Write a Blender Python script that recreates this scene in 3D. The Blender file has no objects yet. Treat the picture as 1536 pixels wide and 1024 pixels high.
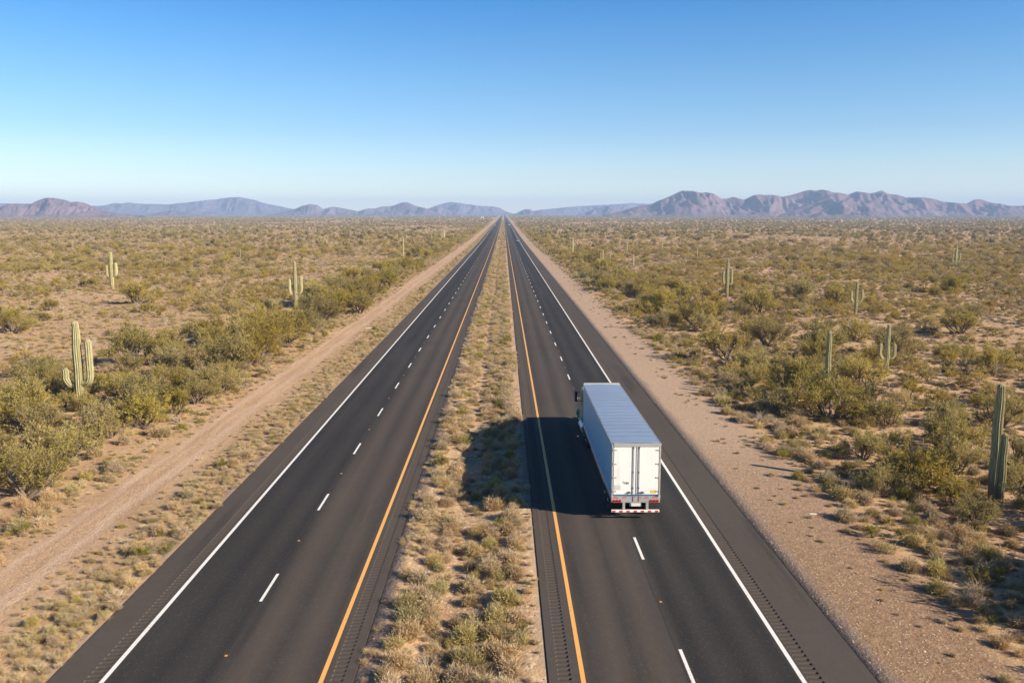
import bpy, bmesh, math, random
from math import sin, cos, tan, pi, radians, atan2, sqrt, exp
from mathutils import Vector, Matrix, noise

random.seed(7)
scene = bpy.context.scene
col = scene.collection
R = random.Random(11)

# ------------------------------------------------------------------ camera model (used to place things on the real ground)
F_PX, W_PX, H_PX = 1300.0, 1536.0, 1024.0
CAM_H = 15.4
PITCH = math.atan((512 - 326) / F_PX)
YAW = math.atan(12.5 / F_PX)

def zprof(d):
    """long profile of the plain: level, then a gentle alluvial rise of half a per cent"""
    if d < 350: return 0.0
    s = 0.0052
    t = d - 350
    return s * (t * t / (2 * 400.0)) if t < 400 else s * (t - 200)

EDGE = dict(ll=-15.33, lr=-5.07, rl=1.50, rr=12.53)

def cross(x):
    """cross section of the ground beside the slabs"""
    def seg(x, pts):
        for (a, za), (b, zb) in zip(pts, pts[1:]):
            if x <= b: return za + (zb - za) * (x - a) / (b - a)
        return pts[-1][1]
    pts = [(-1e6, -0.55), (-60, -0.55), (-30, -0.45), (-23.5, -0.40), (-20, -0.34), (-15.9, -0.14), (-15.36, -0.03), (-15.30, -0.12),
           (-5.10, -0.12), (-5.04, -0.03), (-4.3, -0.1), (-2.1, -0.38), (0.8, -0.12), (1.47, -0.03), (1.53, -0.12),
           (12.50, -0.12), (12.56, -0.03), (14, -0.10), (18, -0.30), (24, -0.5), (40, -0.6), (1e6, -0.6)]
    return seg(x, pts)

def und(x, d):
    out = max(0.0, min(1.0, (abs(x + 1.5) - 15) / 25.0))
    med = 0.0
    return out * (0.22 * sin(x * 0.11 + 1.3 * sin(d * 0.05)) + 0.18 * sin(d * 0.13 + x * 0.05) + 0.10 * sin(x * 0.37 + d * 0.29))

def gz(x, d):
    return zprof(d) + cross(x) + und(x, d)

cy_, sy_ = cos(YAW), sin(YAW)
def project(x, y, z):
    xr = x * cy_ - y * sy_
    yr = x * sy_ + y * cy_
    zz = z - CAM_H
    depth = yr * cos(PITCH) - zz * sin(PITCH)
    up = yr * sin(PITCH) + zz * cos(PITCH)
    if depth < 0.5: return None
    return (768 + F_PX * xr / depth, 512 - F_PX * up / depth, depth)

def ground_at(px, py):
    """the ground point seen at a pixel of the 1536 x 1024 photograph"""
    a, b = (px - 768) / F_PX, (512 - py) / F_PX
    yr = cos(PITCH) + b * sin(PITCH); zz = -sin(PITCH) + b * cos(PITCH)
    dx = a * cy_ + yr * sy_; dy = -a * sy_ + yr * cy_
    t = 20.0
    for _ in range(40000):
        x, y, z = dx * t, dy * t, CAM_H + zz * t
        if z < gz(x, y): break
        t *= 1.0015
    return x, y

def height_from_top(x, y, py):
    z0 = gz(x, y)
    lo, hi = 0.1, 40.0
    for _ in range(50):
        m = (lo + hi) / 2
        if project(x, y, z0 + m)[1] > py: lo = m
        else: hi = m
    return lo

# ------------------------------------------------------------------ scene helpers
def tag(o, label=None, cat=None, group=None, kind=None):
    if label: o['label'] = label
    if cat: o['category'] = cat
    if group: o['group'] = group
    if kind: o['kind'] = kind
    return o

def empty(name, loc=(0, 0, 0), rz=0.0):
    o = bpy.data.objects.new(name, None)
    o.empty_display_size = 0.5
    col.objects.link(o); o.location = loc; o.rotation_euler = (0, 0, rz)
    return o

def link_mesh(name, me, parent=None):
    o = bpy.data.objects.new(name, me); col.objects.link(o)
    if parent: o.parent = parent
    return o

def copy_tree(o, parent=None):
    c = o.copy(); col.objects.link(c)
    if parent: c.parent = parent
    for ch in list(o.children): copy_tree(ch, c)
    return c

def pydata(name, verts, faces, mats, midx=None, tint=None, smooth=False):
    me = bpy.data.meshes.new(name)
    me.from_pydata(verts, [], faces)
    for m in (mats if isinstance(mats, (list, tuple)) else [mats]): me.materials.append(m)
    if midx: me.polygons.foreach_set('material_index', midx)
    if tint:
        at = me.attributes.new('tint', 'FLOAT', 'FACE'); at.data.foreach_set('value', tint)
    if smooth: me.polygons.foreach_set('use_smooth', [True] * len(me.polygons))
    me.update()
    return me

class MB:
    """collects solid shapes, built as ONE mesh object"""
    def __init__(s): s.bm = bmesh.new(); s.mi = 0
    def _new(s, geom):
        for f in geom: f.material_index = s.mi
    def box(s, c, d, bevel=0.0, rot=None):
        b = bmesh.new()
        bmesh.ops.create_cube(b, size=1.0)
        for v in b.verts: v.co = Vector((v.co.x * d[0], v.co.y * d[1], v.co.z * d[2]))
        if bevel: bmesh.ops.bevel(b, geom=list(b.edges), offset=bevel, segments=2, affect='EDGES', profile=0.5)
        s.merge(b, Matrix.Translation(c) @ (rot.to_4x4() if rot else Matrix.Identity(4)))
        return s
    def cyl(s, a, b_, r, r2=None, n=16, caps=True):
        a, b_ = Vector(a), Vector(b_); d = b_ - a
        b = bmesh.new()
        bmesh.ops.create_cone(b, cap_ends=caps, segments=n, radius1=r, radius2=r if r2 is None else r2, depth=d.length)
        q = d.to_track_quat('Z', 'Y').to_matrix().to_4x4()
        s.merge(b, Matrix.Translation((a + b_) / 2) @ q)
        return s
    def ring(s, c, axis, r_out, r_in, w, n=28, round_=0.25):
        """a tyre-like ring of revolution round AXIS"""
        prof = [(r_in, -w / 2), (r_out - w * round_, -w / 2), (r_out, -w / 2 + w * round_), (r_out, w / 2 - w * round_), (r_out - w * round_, w / 2), (r_in, w / 2)]
        b = bmesh.new(); rows = []
        for i in range(n):
            t = 2 * pi * i / n
            rows.append([b.verts.new((cos(t) * r, sin(t) * r, z)) for r, z in prof])
        for i in range(n):
            A, B = rows[i], rows[(i + 1) % n]
            for k in range(len(prof)):
                k2 = (k + 1) % len(prof)
                b.faces.new((A[k], B[k], B[k2], A[k2]))
        q = Vector(axis).to_track_quat('Z', 'Y').to_matrix().to_4x4()
        s.merge(b, Matrix.Translation(c) @ q); return s
    def prism(s, pts, x0, x1, bevel=0.0):
        """outline in (y, z), extruded along x"""
        b = bmesh.new()
        A = [b.verts.new((x0, p[0], p[1])) for p in pts]; B = [b.verts.new((x1, p[0], p[1])) for p in pts]
        b.faces.new(A); b.faces.new(list(reversed(B)))
        n = len(pts)
        for i in range(n): b.faces.new((A[i], B[i], B[(i + 1) % n], A[(i + 1) % n]))
        bmesh.ops.recalc_face_normals(b, faces=b.faces)
        if bevel: bmesh.ops.bevel(b, geom=list(b.edges), offset=bevel, segments=2, affect='EDGES', profile=0.5)
        s.merge(b, Matrix.Identity(4)); return s
    def merge(s, b, mat):
        me = bpy.data.meshes.new('tmp'); 
        for f in b.faces: f.material_index = s.mi
        bmesh.ops.transform(b, matrix=mat, verts=b.verts)
        bmesh.ops.recalc_face_normals(b, faces=b.faces)
        b.to_mesh(me); b.free()
        s.bm.from_mesh(me); bpy.data.meshes.remove(me)
    def build(s, name, mats, parent=None, smooth=False):
        me = bpy.data.meshes.new(name); s.bm.to_mesh(me); s.bm.free()
        for m in (mats if isinstance(mats, (list, tuple)) else [mats]): me.materials.append(m)
        if smooth:
            me.polygons.foreach_set('use_smooth', [True] * len(me.polygons))
            me.set_sharp_from_angle(angle=radians(35))
        return link_mesh(name, me, parent)

# ------------------------------------------------------------------ materials
class NT:
    def __init__(s, m): s.t = m.node_tree; s.n = s.t.nodes; s.l = s.t.links
    def new(s, typ, **kw):
        nd = s.n.new(typ)
        for k, v in kw.items(): setattr(nd, k, v)
        return nd
    def put(s, sock, v):
        if hasattr(v, 'is_linked') or isinstance(v, bpy.types.NodeSocket): s.l.new(v, sock)
        elif v is not None: sock.default_value = v
    def math(s, op, a, b=None, c=None, clamp=False):
        nd = s.new('ShaderNodeMath', operation=op, use_clamp=clamp)
        s.put(nd.inputs[0], a)
        if b is not None: s.put(nd.inputs[1], b)
        if c is not None: s.put(nd.inputs[2], c)
        return nd.outputs[0]
    def mix(s, f, a, b, blend='MIX'):
        nd = s.new('ShaderNodeMix', data_type='RGBA', blend_type=blend)
        s.put(nd.inputs[0], f); s.put(nd.inputs[6], a); s.put(nd.inputs[7], b)
        return nd.outputs[2]
    def noise(s, vec, scale, detail=4, rough=0.55, dist=0.0):
        nd = s.new('ShaderNodeTexNoise'); s.put(nd.inputs['Vector'], vec)
        nd.inputs['Scale'].default_value = scale; nd.inputs['Detail'].default_value = detail
        nd.inputs['Roughness'].default_value = rough; nd.inputs['Distortion'].default_value = dist
        return nd.outputs[0]
    def vor(s, vec, scale, feature='F1'):
        nd = s.new('ShaderNodeTexVoronoi', feature=feature); s.put(nd.inputs['Vector'], vec); nd.inputs['Scale'].default_value = scale
        return nd.outputs
    def ramp(s, f, stops, interp='LINEAR'):
        nd = s.new('ShaderNodeValToRGB'); s.put(nd.inputs[0], f); e = nd.color_ramp.elements; nd.color_ramp.interpolation = interp
        while len(e) < len(stops): e.new(0.5)
        for i, (p, c) in enumerate(stops):
            e[i].position = p; e[i].color = (*c, 1) if len(c) == 3 else c
        return nd.outputs[0]
    def step(s, v, a, b):
        nd = s.new('ShaderNodeMapRange', interpolation_type='SMOOTHSTEP'); s.put(nd.inputs[0], v)
        nd.inputs[1].default_value = a; nd.inputs[2].default_value = b
        return nd.outputs[0]
    def scaled(s, vec, sc):
        nd = s.new('ShaderNodeMapping'); s.put(nd.inputs[0], vec); nd.inputs['Scale'].default_value = sc
        return nd.outputs[0]

def C3(r, g, b): return (r, g, b, 1.0)

def mat(name):
    m = bpy.data.materials.new(name); m.use_nodes = True
    return m, NT(m), m.node_tree.nodes['Principled BSDF']

def plain(name, c, rough=0.6, metal=0.0, spec=0.5, var=0.06, scale=3.0, coat=0.0):
    """paint / metal / rubber with a little procedural unevenness"""
    m, t, p = mat(name)
    co = t.new('ShaderNodeTexCoord').outputs['Object']
    n = t.noise(co, scale, 5)
    v = t.math('MULTIPLY_ADD', n, 2 * var, 1 - var)
    hs = t.new('ShaderNodeHueSaturation'); hs.inputs['Color'].default_value = C3(*c); t.put(hs.inputs['Value'], v)
    t.put(p.inputs['Base Color'], hs.outputs[0])
    t.put(p.inputs['Roughness'], t.math('MULTIPLY_ADD', n, 0.15, rough - 0.075))
    p.inputs['Metallic'].default_value = metal
    p.inputs['Specular IOR Level'].default_value = spec
    p.inputs['Coat Weight'].default_value = coat
    return m

def leafmat(name, ca, cb, hue=0.02, val=0.28, trans=0.25, cc=None):
    """foliage: colour varies leaf by leaf (tint) and plant by plant"""
    m, t, p = mat(name)
    at = t.new('ShaderNodeAttribute', attribute_name='tint').outputs['Fac']
    rnd = t.new('ShaderNodeObjectInfo').outputs['Random']
    c = t.mix(at, C3(*ca), C3(*cb))
    if cc: c = t.mix(t.step(rnd, 0.55, 1.0), c, C3(*cc))
    hs = t.new('ShaderNodeHueSaturation'); t.put(hs.inputs['Color'], c)
    t.put(hs.inputs['Hue'], t.math('MULTIPLY_ADD', rnd, 2 * hue, 0.5 - hue))
    r2 = t.math('FRACT', t.math('MULTIPLY', rnd, 17.3))
    t.put(hs.inputs['Value'], t.math('MULTIPLY_ADD', r2, 2 * val, 1 - val))
    r3 = t.math('FRACT', t.math('MULTIPLY', rnd, 41.7))
    t.put(hs.inputs['Saturation'], t.math('MULTIPLY_ADD', r3, 0.3, 0.97))
    t.put(p.inputs['Base Color'], hs.outputs[0])
    p.inputs['Roughness'].default_value = 0.75; p.inputs['Specular IOR Level'].default_value = 0.2
    if trans:
        tr = t.new('ShaderNodeBsdfTranslucent'); t.put(tr.inputs[0], hs.outputs[0])
        mx = t.new('ShaderNodeMixShader'); mx.inputs[0].default_value = trans
        t.l.new(p.outputs[0], mx.inputs[1]); t.l.new(tr.outputs[0], mx.inputs[2])
        t.l.new(mx.outputs[0], t.n['Material Output'].inputs[0])
    return m

M = {}
M['tree'] = leafmat('mesquite_leaf', (.300, .253, .082), (.470, .385, .145), hue=.012, cc=(.43, .345, .180), trans=.42)
M['bush'] = leafmat('creosote_leaf', (.300, .243, .080), (.460, .365, .145), hue=.013, cc=(.44, .335, .200), trans=.32)
M['scrub'] = leafmat('scrub_leaf', (.235, .195, .075), (.370, .300, .130), hue=.013, cc=(.36, .285, .185), trans=.25)  # creosote leaf darkened: self-shade the larger clusters lack is put into the colour
M['brush'] = leafmat('grey_brush_leaf', (.400, .310, .190), (.570, .450, .290), hue=0.010, val=0.2, cc=(.42, .340, .170))
M['straw'] = leafmat('straw_leaf', (.470, .365, .215), (.620, .500, .330), hue=0.008, val=0.18)
M['green'] = leafmat('green_leaf', (.185, .172, .030), (.300, .262, .070), hue=0.02, val=0.2)
M['gold'] = leafmat('golden_leaf', (.38, .30, .06), (.50, .39, .11), hue=0.01, val=0.15)
M['bark'] = plain('grey_bark', (.17, .13, .095), 0.9, var=0.25, scale=9)
M['deadwood'] = plain('dead_wood', (.085, .070, .060), 0.9, var=0.3, scale=8)
M['twig'] = plain('bleached_twig', (.36, .30, .23), 0.9, var=0.2, scale=8)

def saguaro_mat():
    m, t, p = mat('saguaro_skin')
    co = t.new('ShaderNodeTexCoord').outputs['Object']
    rib = t.new('ShaderNodeAttribute', attribute_name='tint').outputs['Fac']
    rnd = t.new('ShaderNodeObjectInfo').outputs['Random']
    c = t.mix(rib, C3(.205, .198, .092), C3(.465, .412, .228))
    n = t.noise(t.scaled(co, (1, 1, .35)), 2.2, 5, 0.6)
    c = t.mix(t.step(n, .55, .75), c, C3(.30, .24, .13))
    sep = t.new('ShaderNodeSeparateXYZ'); t.put(sep.inputs[0], co)
    corky = t.math('MULTIPLY', t.math('SUBTRACT', 1.0, t.step(t.math('ADD', sep.outputs[2], t.math('MULTIPLY', n, 1.2)), 0.4, 2.0)), 0.7)
    c = t.mix(corky, c, C3(.25, .185, .12))
    hs = t.new('ShaderNodeHueSaturation'); t.put(hs.inputs['Color'], c); t.put(hs.inputs['Value'], t.math('MULTIPLY_ADD', rnd, .35, .85))
    t.put(p.inputs['Base Color'], hs.outputs[0]); p.inputs['Roughness'].default_value = 0.7; p.inputs['Specular IOR Level'].default_value = .25
    return m
M['saguaro'] = saguaro_mat()

def ground_mat():
    m, t, p = mat('desert_ground')
    co = t.new('ShaderNodeTexCoord').outputs['Object']
    sep = t.new('ShaderNodeSeparateXYZ'); t.put(sep.inputs[0], co)
    X, Y = sep.outputs[0], sep.outputs[1]
    flat = t.new('ShaderNodeCombineXYZ'); t.put(flat.inputs[0], X); t.put(flat.inputs[1], Y)
    V = flat.outputs[0]
    nL = t.noise(V, .035, 4); nM = t.noise(V, .35, 5, .6); nS = t.noise(V, 2.3, 5, .65); nF = t.noise(V, 11., 4, .7)
    # open desert soil
    soil = t.ramp(t.math('ADD', t.math('MULTIPLY', nM, .6), t.math('MULTIPLY', nL, .4)),
                  [(.30, (0.342, 0.209, 0.110)), (.45, (0.447, 0.287, 0.158)), (.56, (0.534, 0.355, 0.203)), (.70, (0.650, 0.455, 0.270))])
    soil = t.mix(t.step(nS, .50, .70), soil, C3(.30, .20, .125))
    rnd_stone = t.vor(V, 3.2)
    soil = t.mix(t.math('MULTIPLY', t.math('SUBTRACT', 1.0, t.step(rnd_stone[0], .10, .22)), t.step(nM, .45, .6)), soil, C3(.20, .135, .09))
    # verge gravel, pinkish crushed rock
    grav = t.ramp(nS, [(.3, (0.170, 0.103, 0.061)), (.5, (0.242, 0.150, 0.088)), (.68, (0.324, 0.210, 0.126))])
    gv = t.vor(V, 7.5)
    gcol = t.new('ShaderNodeSeparateColor'); t.put(gcol.inputs[0], gv[1])
    grav = t.mix(t.math('MULTIPLY', t.step(gcol.outputs[0], .72, .95), t.math('SUBTRACT', 1.0, t.step(gv[0], .25, .42))), grav, C3(.50, .39, .28))
    grav = t.mix(t.math('MULTIPLY', t.step(gcol.outputs[1], .75, .95), .6), grav, C3(.165, .115, .09))
    grav = t.mix(t.math('MULTIPLY', t.step(t.math('ADD', Y, t.math('MULTIPLY', nL, 40)), 52, 84), .62), grav, t.mix(nS, C3(.40, .285, .205), C3(.54, .40, .30)))   # finer pale dirt farther along
    # the graded dirt track
    trk = t.ramp(t.noise(t.scaled(V, (1.6, .12, 1)), 1.0, 5, .6), [(.3, (0.429, 0.266, 0.152)), (.55, (0.520, 0.337, 0.200)), (.7, (0.617, 0.421, 0.258))])
    trk = t.mix(t.math('MULTIPLY', t.step(nS, .55, .72), .5), trk, C3(.36, .25, .16))
    trk = t.mix(t.math('MULTIPLY', t.math('MULTIPLY', t.step(gcol.outputs[0], .6, .9), t.math('SUBTRACT', 1.0, t.step(gv[0], .25, .45))), .7), trk, C3(.66, .52, .39))
    trk = t.mix(t.math('MULTIPLY', t.step(gcol.outputs[2], .7, .95), .45), trk, C3(.27, .185, .125))
    wob = t.math('MULTIPLY_ADD', t.noise(V, .16, 4, .6), 3.4, -1.7)
    Xw = t.math('ADD', X, wob)
    Xw2 = t.math('ADD', X, t.math('MULTIPLY', wob, .35))
    def band(x, a, b, e): return t.math('MULTIPLY', t.step(x, a - e, a + e), t.math('SUBTRACT', 1.0, t.step(x, b - e, b + e)))
    rut = t.math('ADD', band(Xw2, -22.9, -22.3, .25), band(Xw2, -21.1, -20.5, .25))
    trk = t.mix(t.math('MULTIPLY', rut, .4), trk, C3(.60, .44, .33))
    trk = t.mix(t.math('MULTIPLY', t.step(t.noise(V, .9, 5, .65), .54, .7), .55), trk, C3(.36, .25, .165))
    c = soil
    c = t.mix(band(Xw, -23.1, -19.6, .8), c, trk)
    c = t.mix(t.math('MULTIPLY', band(Xw, 10.0, 18.4, 1.0), .92), c, grav)
    # median: littered gravelly soil (worn bare down the middle of the swale)
    med = t.mix(t.step(nM, .4, .6), C3(0.391, 0.252, 0.140), C3(0.506, 0.337, 0.191))
    med = t.mix(t.math('MULTIPLY', t.step(gcol.outputs[0], .72, .95), .8), med, C3(.64, .51, .37))
    med = t.mix(t.step(nS, .55, .68), med, C3(.27, .185, .12))
    c = t.mix(band(X, -6, 2.5, .4), c, med)
    # narrow dark chip strip along every pavement edge
    for e, w in ((-15.33, -.5), (-5.07, .42), (1.5, -.22), (12.53, .7)):
        a, b = (e + w, e) if w < 0 else (e, e + w)
        c = t.mix(t.math('MULTIPLY', band(Xw2, a - .1, b + .1, .28), .75), c, t.mix(nF, C3(.15, .115, .095), C3(.28, .215, .17)))
    t.put(p.inputs['Base Color'], c); p.inputs['Roughness'].default_value = .95; p.inputs['Specular IOR Level'].default_value = .15
    bp = t.new('ShaderNodeBump'); bp.inputs['Strength'].default_value = .8; bp.inputs['Distance'].default_value = .09
    hgt = t.math('ADD', t.math('MULTIPLY', nS, .8), t.math('ADD', t.math('MULTIPLY', nF, .35), t.math('MULTIPLY', gv[0], -.25)))
    t.put(bp.inputs['Height'], hgt); t.l.new(bp.outputs[0], p.inputs['Normal'])
    return m
M['ground'] = ground_mat()

def asphalt_mat(name, stops, x0, x1):
    """STOPS: (x in metres, grey-brown level) across the carriageway: lanes, worn wheel paths, shoulders"""
    m, t, p = mat(name)
    co = t.new('ShaderNodeTexCoord').outputs['Object']
    sep = t.new('ShaderNodeSeparateXYZ'); t.put(sep.inputs[0], co)
    streak = t.noise(t.scaled(co, (1.1, .035, 1)), 1.0, 4, .6)
    patch = t.noise(co, .12, 4, .6); fine = t.noise(co, 38, 3, .8); mid = t.noise(co, 2.1, 5, .65)
    xw = t.math('ADD', sep.outputs[0], t.math('MULTIPLY_ADD', streak, .9, -.45))
    f = t.math('DIVIDE', t.math('SUBTRACT', xw, x0), x1 - x0)
    c = t.ramp(f, [((x - x0) / (x1 - x0), cc) for x, cc in stops])
    k = t.math('ADD', t.math('MULTIPLY', fine, .9), t.math('ADD', t.math('MULTIPLY', patch, .38), t.math('MULTIPLY', mid, .34)))
    hs = t.new('ShaderNodeHueSaturation'); t.put(hs.inputs['Color'], c); t.put(hs.inputs['Value'], t.math('ADD', k, .19))
    c2 = hs.outputs[0]
    stain = t.noise(t.scaled(co, (.9, .05, 1)), .8, 5, .62)
    c2 = t.mix(t.math('MULTIPLY', t.step(stain, .56, .72), .45), c2, C3(.024, .023, .023))
    worn = t.noise(t.scaled(co, (.5, .02, 1)), .9, 3, .5)
    c2 = t.mix(t.math('MULTIPLY', t.step(worn, .52, .75), .4), c2, C3(.085, .072, .060))
    vv = t.vor(co, 26)
    vs = t.new('ShaderNodeSeparateColor'); t.put(vs.inputs[0], vv[1])
    c2 = t.mix(t.math('MULTIPLY', t.step(vs.outputs[0], .90, .99), .22), c2, C3(.19, .165, .14))
    t.put(p.inputs['Base Color'], c2)
    t.put(p.inputs['Roughness'], t.math('MULTIPLY_ADD', mid, .15, .82)); p.inputs['Specular IOR Level'].default_value = .12
    bp = t.new('ShaderNodeBump'); bp.inputs['Strength'].default_value = .35; bp.inputs['Distance'].default_value = .01
    t.put(bp.inputs['Height'], fine); t.l.new(bp.outputs[0], p.inputs['Normal'])
    return m
DK, MD, BR, SH = (.030, .0285, .0285), (.053, .046, .041), (.086, .069, .057), (.081, .067, .057)
M['road_l'] = asphalt_mat('asphalt_left', [(-15.4, SH), (-13.7, SH), (-13.3, DK), (-12.6, (.043, .039, .036)), (-11.7, DK), (-10.8, (.043, .039, .036)), (-10.1, DK), (-9.6, MD),
                                           (-8.9, BR), (-8.0, MD), (-7.2, BR), (-6.4, MD), (-5.9, SH), (-5.0, SH)], -15.5, -5.0)
M['road_r'] = asphalt_mat('asphalt_right', [(1.4, SH), (2.5, SH), (3.0, MD), (3.9, BR), (4.6, MD), (5.4, BR), (6.1, (.068,.058,.052)), (6.6, DK), (7.4, (.044, .040, .037)), (8.2, DK), (9.0, (.044, .040, .037)),
                                            (9.8, DK), (10.3, SH), (12.6, SH)], 1.4, 12.6)
M['rumble'] = plain('rumble_asphalt', (.072, .059, .050), .9, var=.25, scale=14, spec=.2)

def paint_mat(name, c, worn=.36):
    m, t, p = mat(name)
    co = t.new('ShaderNodeTexCoord').outputs['Object']
    n = t.noise(co, 9, 5, .7); n2 = t.noise(t.scaled(co, (1, .2, 1)), 1.2, 4)
    k = t.math('MULTIPLY', t.step(t.math('ADD', t.math('MULTIPLY', n, .7), t.math('MULTIPLY', n2, .3)), .52, .72), worn * 2)
    t.put(p.inputs['Base Color'], t.mix(k, C3(*c), C3(.12, .11, .10)))
    p.inputs['Roughness'].default_value = .65
    return m
M['white_line'] = paint_mat('white_paint', (.78, .75, .70))
M['yellow_line'] = paint_mat('yellow_paint', (.80, .40, .10))

def rock_mat(name, c1, c2, c3):
    m, t, p = mat(name)
    co = t.new('ShaderNodeTexCoord').outputs['Object']
    n = t.noise(co, .006, 6, .6); n2 = t.noise(co, .035, 5, .65); n3 = t.noise(t.scaled(co, (1, 1, 3.0)), .02, 4, .6)
    c = t.mix(t.step(n, .38, .62), C3(*c1), C3(*c2))
    c = t.mix(t.math('MULTIPLY', t.step(n2, .5, .65), .7), c, C3(*c3))
    c = t.mix(t.math('MULTIPLY', t.step(n3, .55, .68), .5), c, C3(c1[0] * .6, c1[1] * .6, c1[2] * .6))
    t.put(p.inputs['Base Color'], c); p.inputs['Roughness'].default_value = .95; p.inputs['Specular IOR Level'].default_value = .1
    return m
M['rock'] = rock_mat('mountain_rock', (0.123, 0.093, 0.124), (0.170, 0.128, 0.156), (0.081, 0.064, 0.092))
M['rock_red'] = rock_mat('mountain_rock_red', (0.140, 0.092, 0.110), (0.200, 0.126, 0.138), (0.076, 0.058, 0.078))
M['stone'] = plain('verge_stone', (.42, .31, .22), .9, var=.35, scale=5)
M['pale_stone'] = plain('pale_caliche', (.70, .61, .49), .9, var=.15, scale=5)

# ------------------------------------------------------------------ the ground: one sheet to the horizon
def dlist():
    d = [-80.0]
    while d[-1] < 170: d.append(d[-1] + 2.0)
    while d[-1] < 10600: d.append(d[-1] * 1.022)
    return d
DL = dlist()
def xlist():
    xs = [-15.9, -15.36, -15.30, -12, -9, -5.10, -5.04, -4.3, -3.2, -2.1, -.6, .8, 1.47, 1.53, 5, 9, 12.50, 12.56, 13.2, 14, 16, 18, 20, 22, 24]
    v = 24.0; st = 1.5
    while v < 11000: v += st; st = 1.5 if v < 70 else st * 1.07; xs.append(v)
    v = -15.9; st = 1.5
    while v > -11000: v -= st; st = 1.5 if v > -70 else st * 1.07; xs.append(v)
    return sorted(xs)
XL = xlist()
verts = [(x, d, gz(x, d)) for d in DL for x in XL]
nx = len(XL)
faces = [(j * nx + i, j * nx + i + 1, (j + 1) * nx + i + 1, (j + 1) * nx + i) for j in range(len(DL) - 1) for i in range(nx - 1)]
ground = link_mesh('ground', pydata('ground', verts, faces, M['ground'], smooth=True))
tag(ground, 'pale tan desert soil with gravel verges and a dirt track', 'ground', kind='structure')

# roads: slabs with the rumble strips cut in
RUM = [(-14.12, -13.66), (-5.86, -5.42), (1.82, 2.27), (10.25, 10.74)]
def carriageway(name, xs, material, label, rumbles):
    V, Fc = [], []
    def row(d):
        return [len(V) + i for i in range(len(xs))], [(x, d, zprof(d)) for x in xs]
    prev = None
    for d in DL:
        ids, vs = row(d); 
        base = len(V)
        V.extend(vs); V.append((xs[0], d, zprof(d) - .2)); V.append((xs[-1], d, zprof(d) - .2))
        if prev is not None:
            for i in range(len(xs) - 1):
                if d <= 170.01 and any(abs(xs[i] - a) < 1e-6 for a, b in rumbles): continue
                Fc.append((prev + i, prev + i + 1, base + i + 1, base + i))
            n = len(xs)
            Fc.append((prev + n, prev, base, base + n)); Fc.append((prev + n - 1, prev + n + 1, base + n + 1, base + n - 1))
        prev = base
    o = link_mesh(name, pydata(name, V, Fc, material))
    return tag(o, label, 'road', kind='structure')
carriageway('road', [-15.33, -14.12, -13.66, -9.9, -5.86, -5.42, -5.07], M['road_l'], 'left dark asphalt carriageway running straight to the horizon', RUM[:2])
carriageway('road', [1.5, 1.82, 2.27, 6.3, 10.25, 10.74, 12.53], M['road_r'], 'right asphalt carriageway carrying the white semi truck', RUM[2:])
D_END = max(d for d in DL if d <= 170.01)
for a, b in RUM:
    V, Fc = [], []
    d = DL[0]; pitch = .30
    n = int(round((D_END - d) / pitch)); pitch = (D_END - d) / n
    for k in range(n):
        s = d + k * pitch
        prof = [(0, 0), (.10, 0), (.112, -.036), (.16, -.045), (.235, -.045), (pitch - .02, -.004), (pitch, 0)]
        ai, bi = a + .035, b - .035
        i0 = len(V)
        for y, z in prof:
            V.extend([(a, s + y, 0), (ai, s + y, z), (bi, s + y, z), (b, s + y, 0)])
        for j in range(len(prof) - 1):
            q = i0 + j * 4
            for c in range(3): Fc.append((q + c, q + c + 1, q + c + 5, q + c + 4))
    o = link_mesh('rumble_strip', pydata('rumble_strip', V, Fc, M['rumble']))
    tag(o, {-14.12: 'milled rumble strip outside the left white edge line', -5.86: 'milled rumble strip between left yellow line and the median', 1.82: 'milled rumble strip between the median and right yellow line',
            10.25: 'milled rumble strip outside the right white edge line'}[a], 'rumble strip', kind='structure')

def strip(V, Fc, x, w, d0, d1):
    ds = [d0] + [d for d in DL if d0 < d < d1] + [d1]
    i0 = len(V)
    for d in ds:
        lift = .004 + max(0, d - 300) * 8e-6
        V.extend([(x - w / 2, d, zprof(d) + lift), (x + w / 2, d, zprof(d) + lift)])
    for j in range(len(ds) - 1):
        q = i0 + 2 * j; Fc.append((q, q + 1, q + 3, q + 2))
for x, m, lab in ((-13.49, 'white_line', 'solid white edge line of the left carriageway'), (-6.15, 'yellow_line', 'solid yellow edge line of the left carriageway'),
                  (2.66, 'yellow_line', 'solid yellow edge line of the right carriageway'), (10.06, 'white_line', 'solid white edge line of the right carriageway')):
    V, Fc = [], []; strip(V, Fc, x, .16, DL[0], 10500)
    tag(link_mesh('road_line', pydata('road_line', V, Fc, M[m])), lab, 'road line', kind='structure')
PER = 11.05
for x, d0, lab in ((-9.88, 33.4, 'dashed white lane line of the left carriageway'), (6.34, 37.6, 'dashed white lane line of the right carriageway')):
    V, Fc = [], []
    for k in range(-8, 220): strip(V, Fc, x, .125, d0 + k * PER, d0 + k * PER + 2.75)
    tag(link_mesh('lane_line', pydata('lane_line', V, Fc, M['white_line'])), lab, 'road line', kind='structure')
# paving joint beside the dashes
M['joint'] = plain('tar_joint', (.022, .021, .021), .8)
for x, lab in ((-10.02, 'thin tar joint beside the left lane line'), (6.20, 'thin tar joint beside the right lane line')):
    V, Fc = [], []
    ds = [d for d in DL if d < 260]
    for d in ds:
        j = .03 * noise.noise(Vector((x, d * .3, 0)))
        V.extend([(x - .012 + j, d, .003), (x + .012 + j, d, .003)])
    for j in range(len(ds) - 1): Fc.append((2 * j, 2 * j + 1, 2 * j + 3, 2 * j + 2))
    tag(link_mesh('road_joint', pydata('road_joint', V, Fc, M['joint'])), lab, 'joint', kind='structure')

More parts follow.
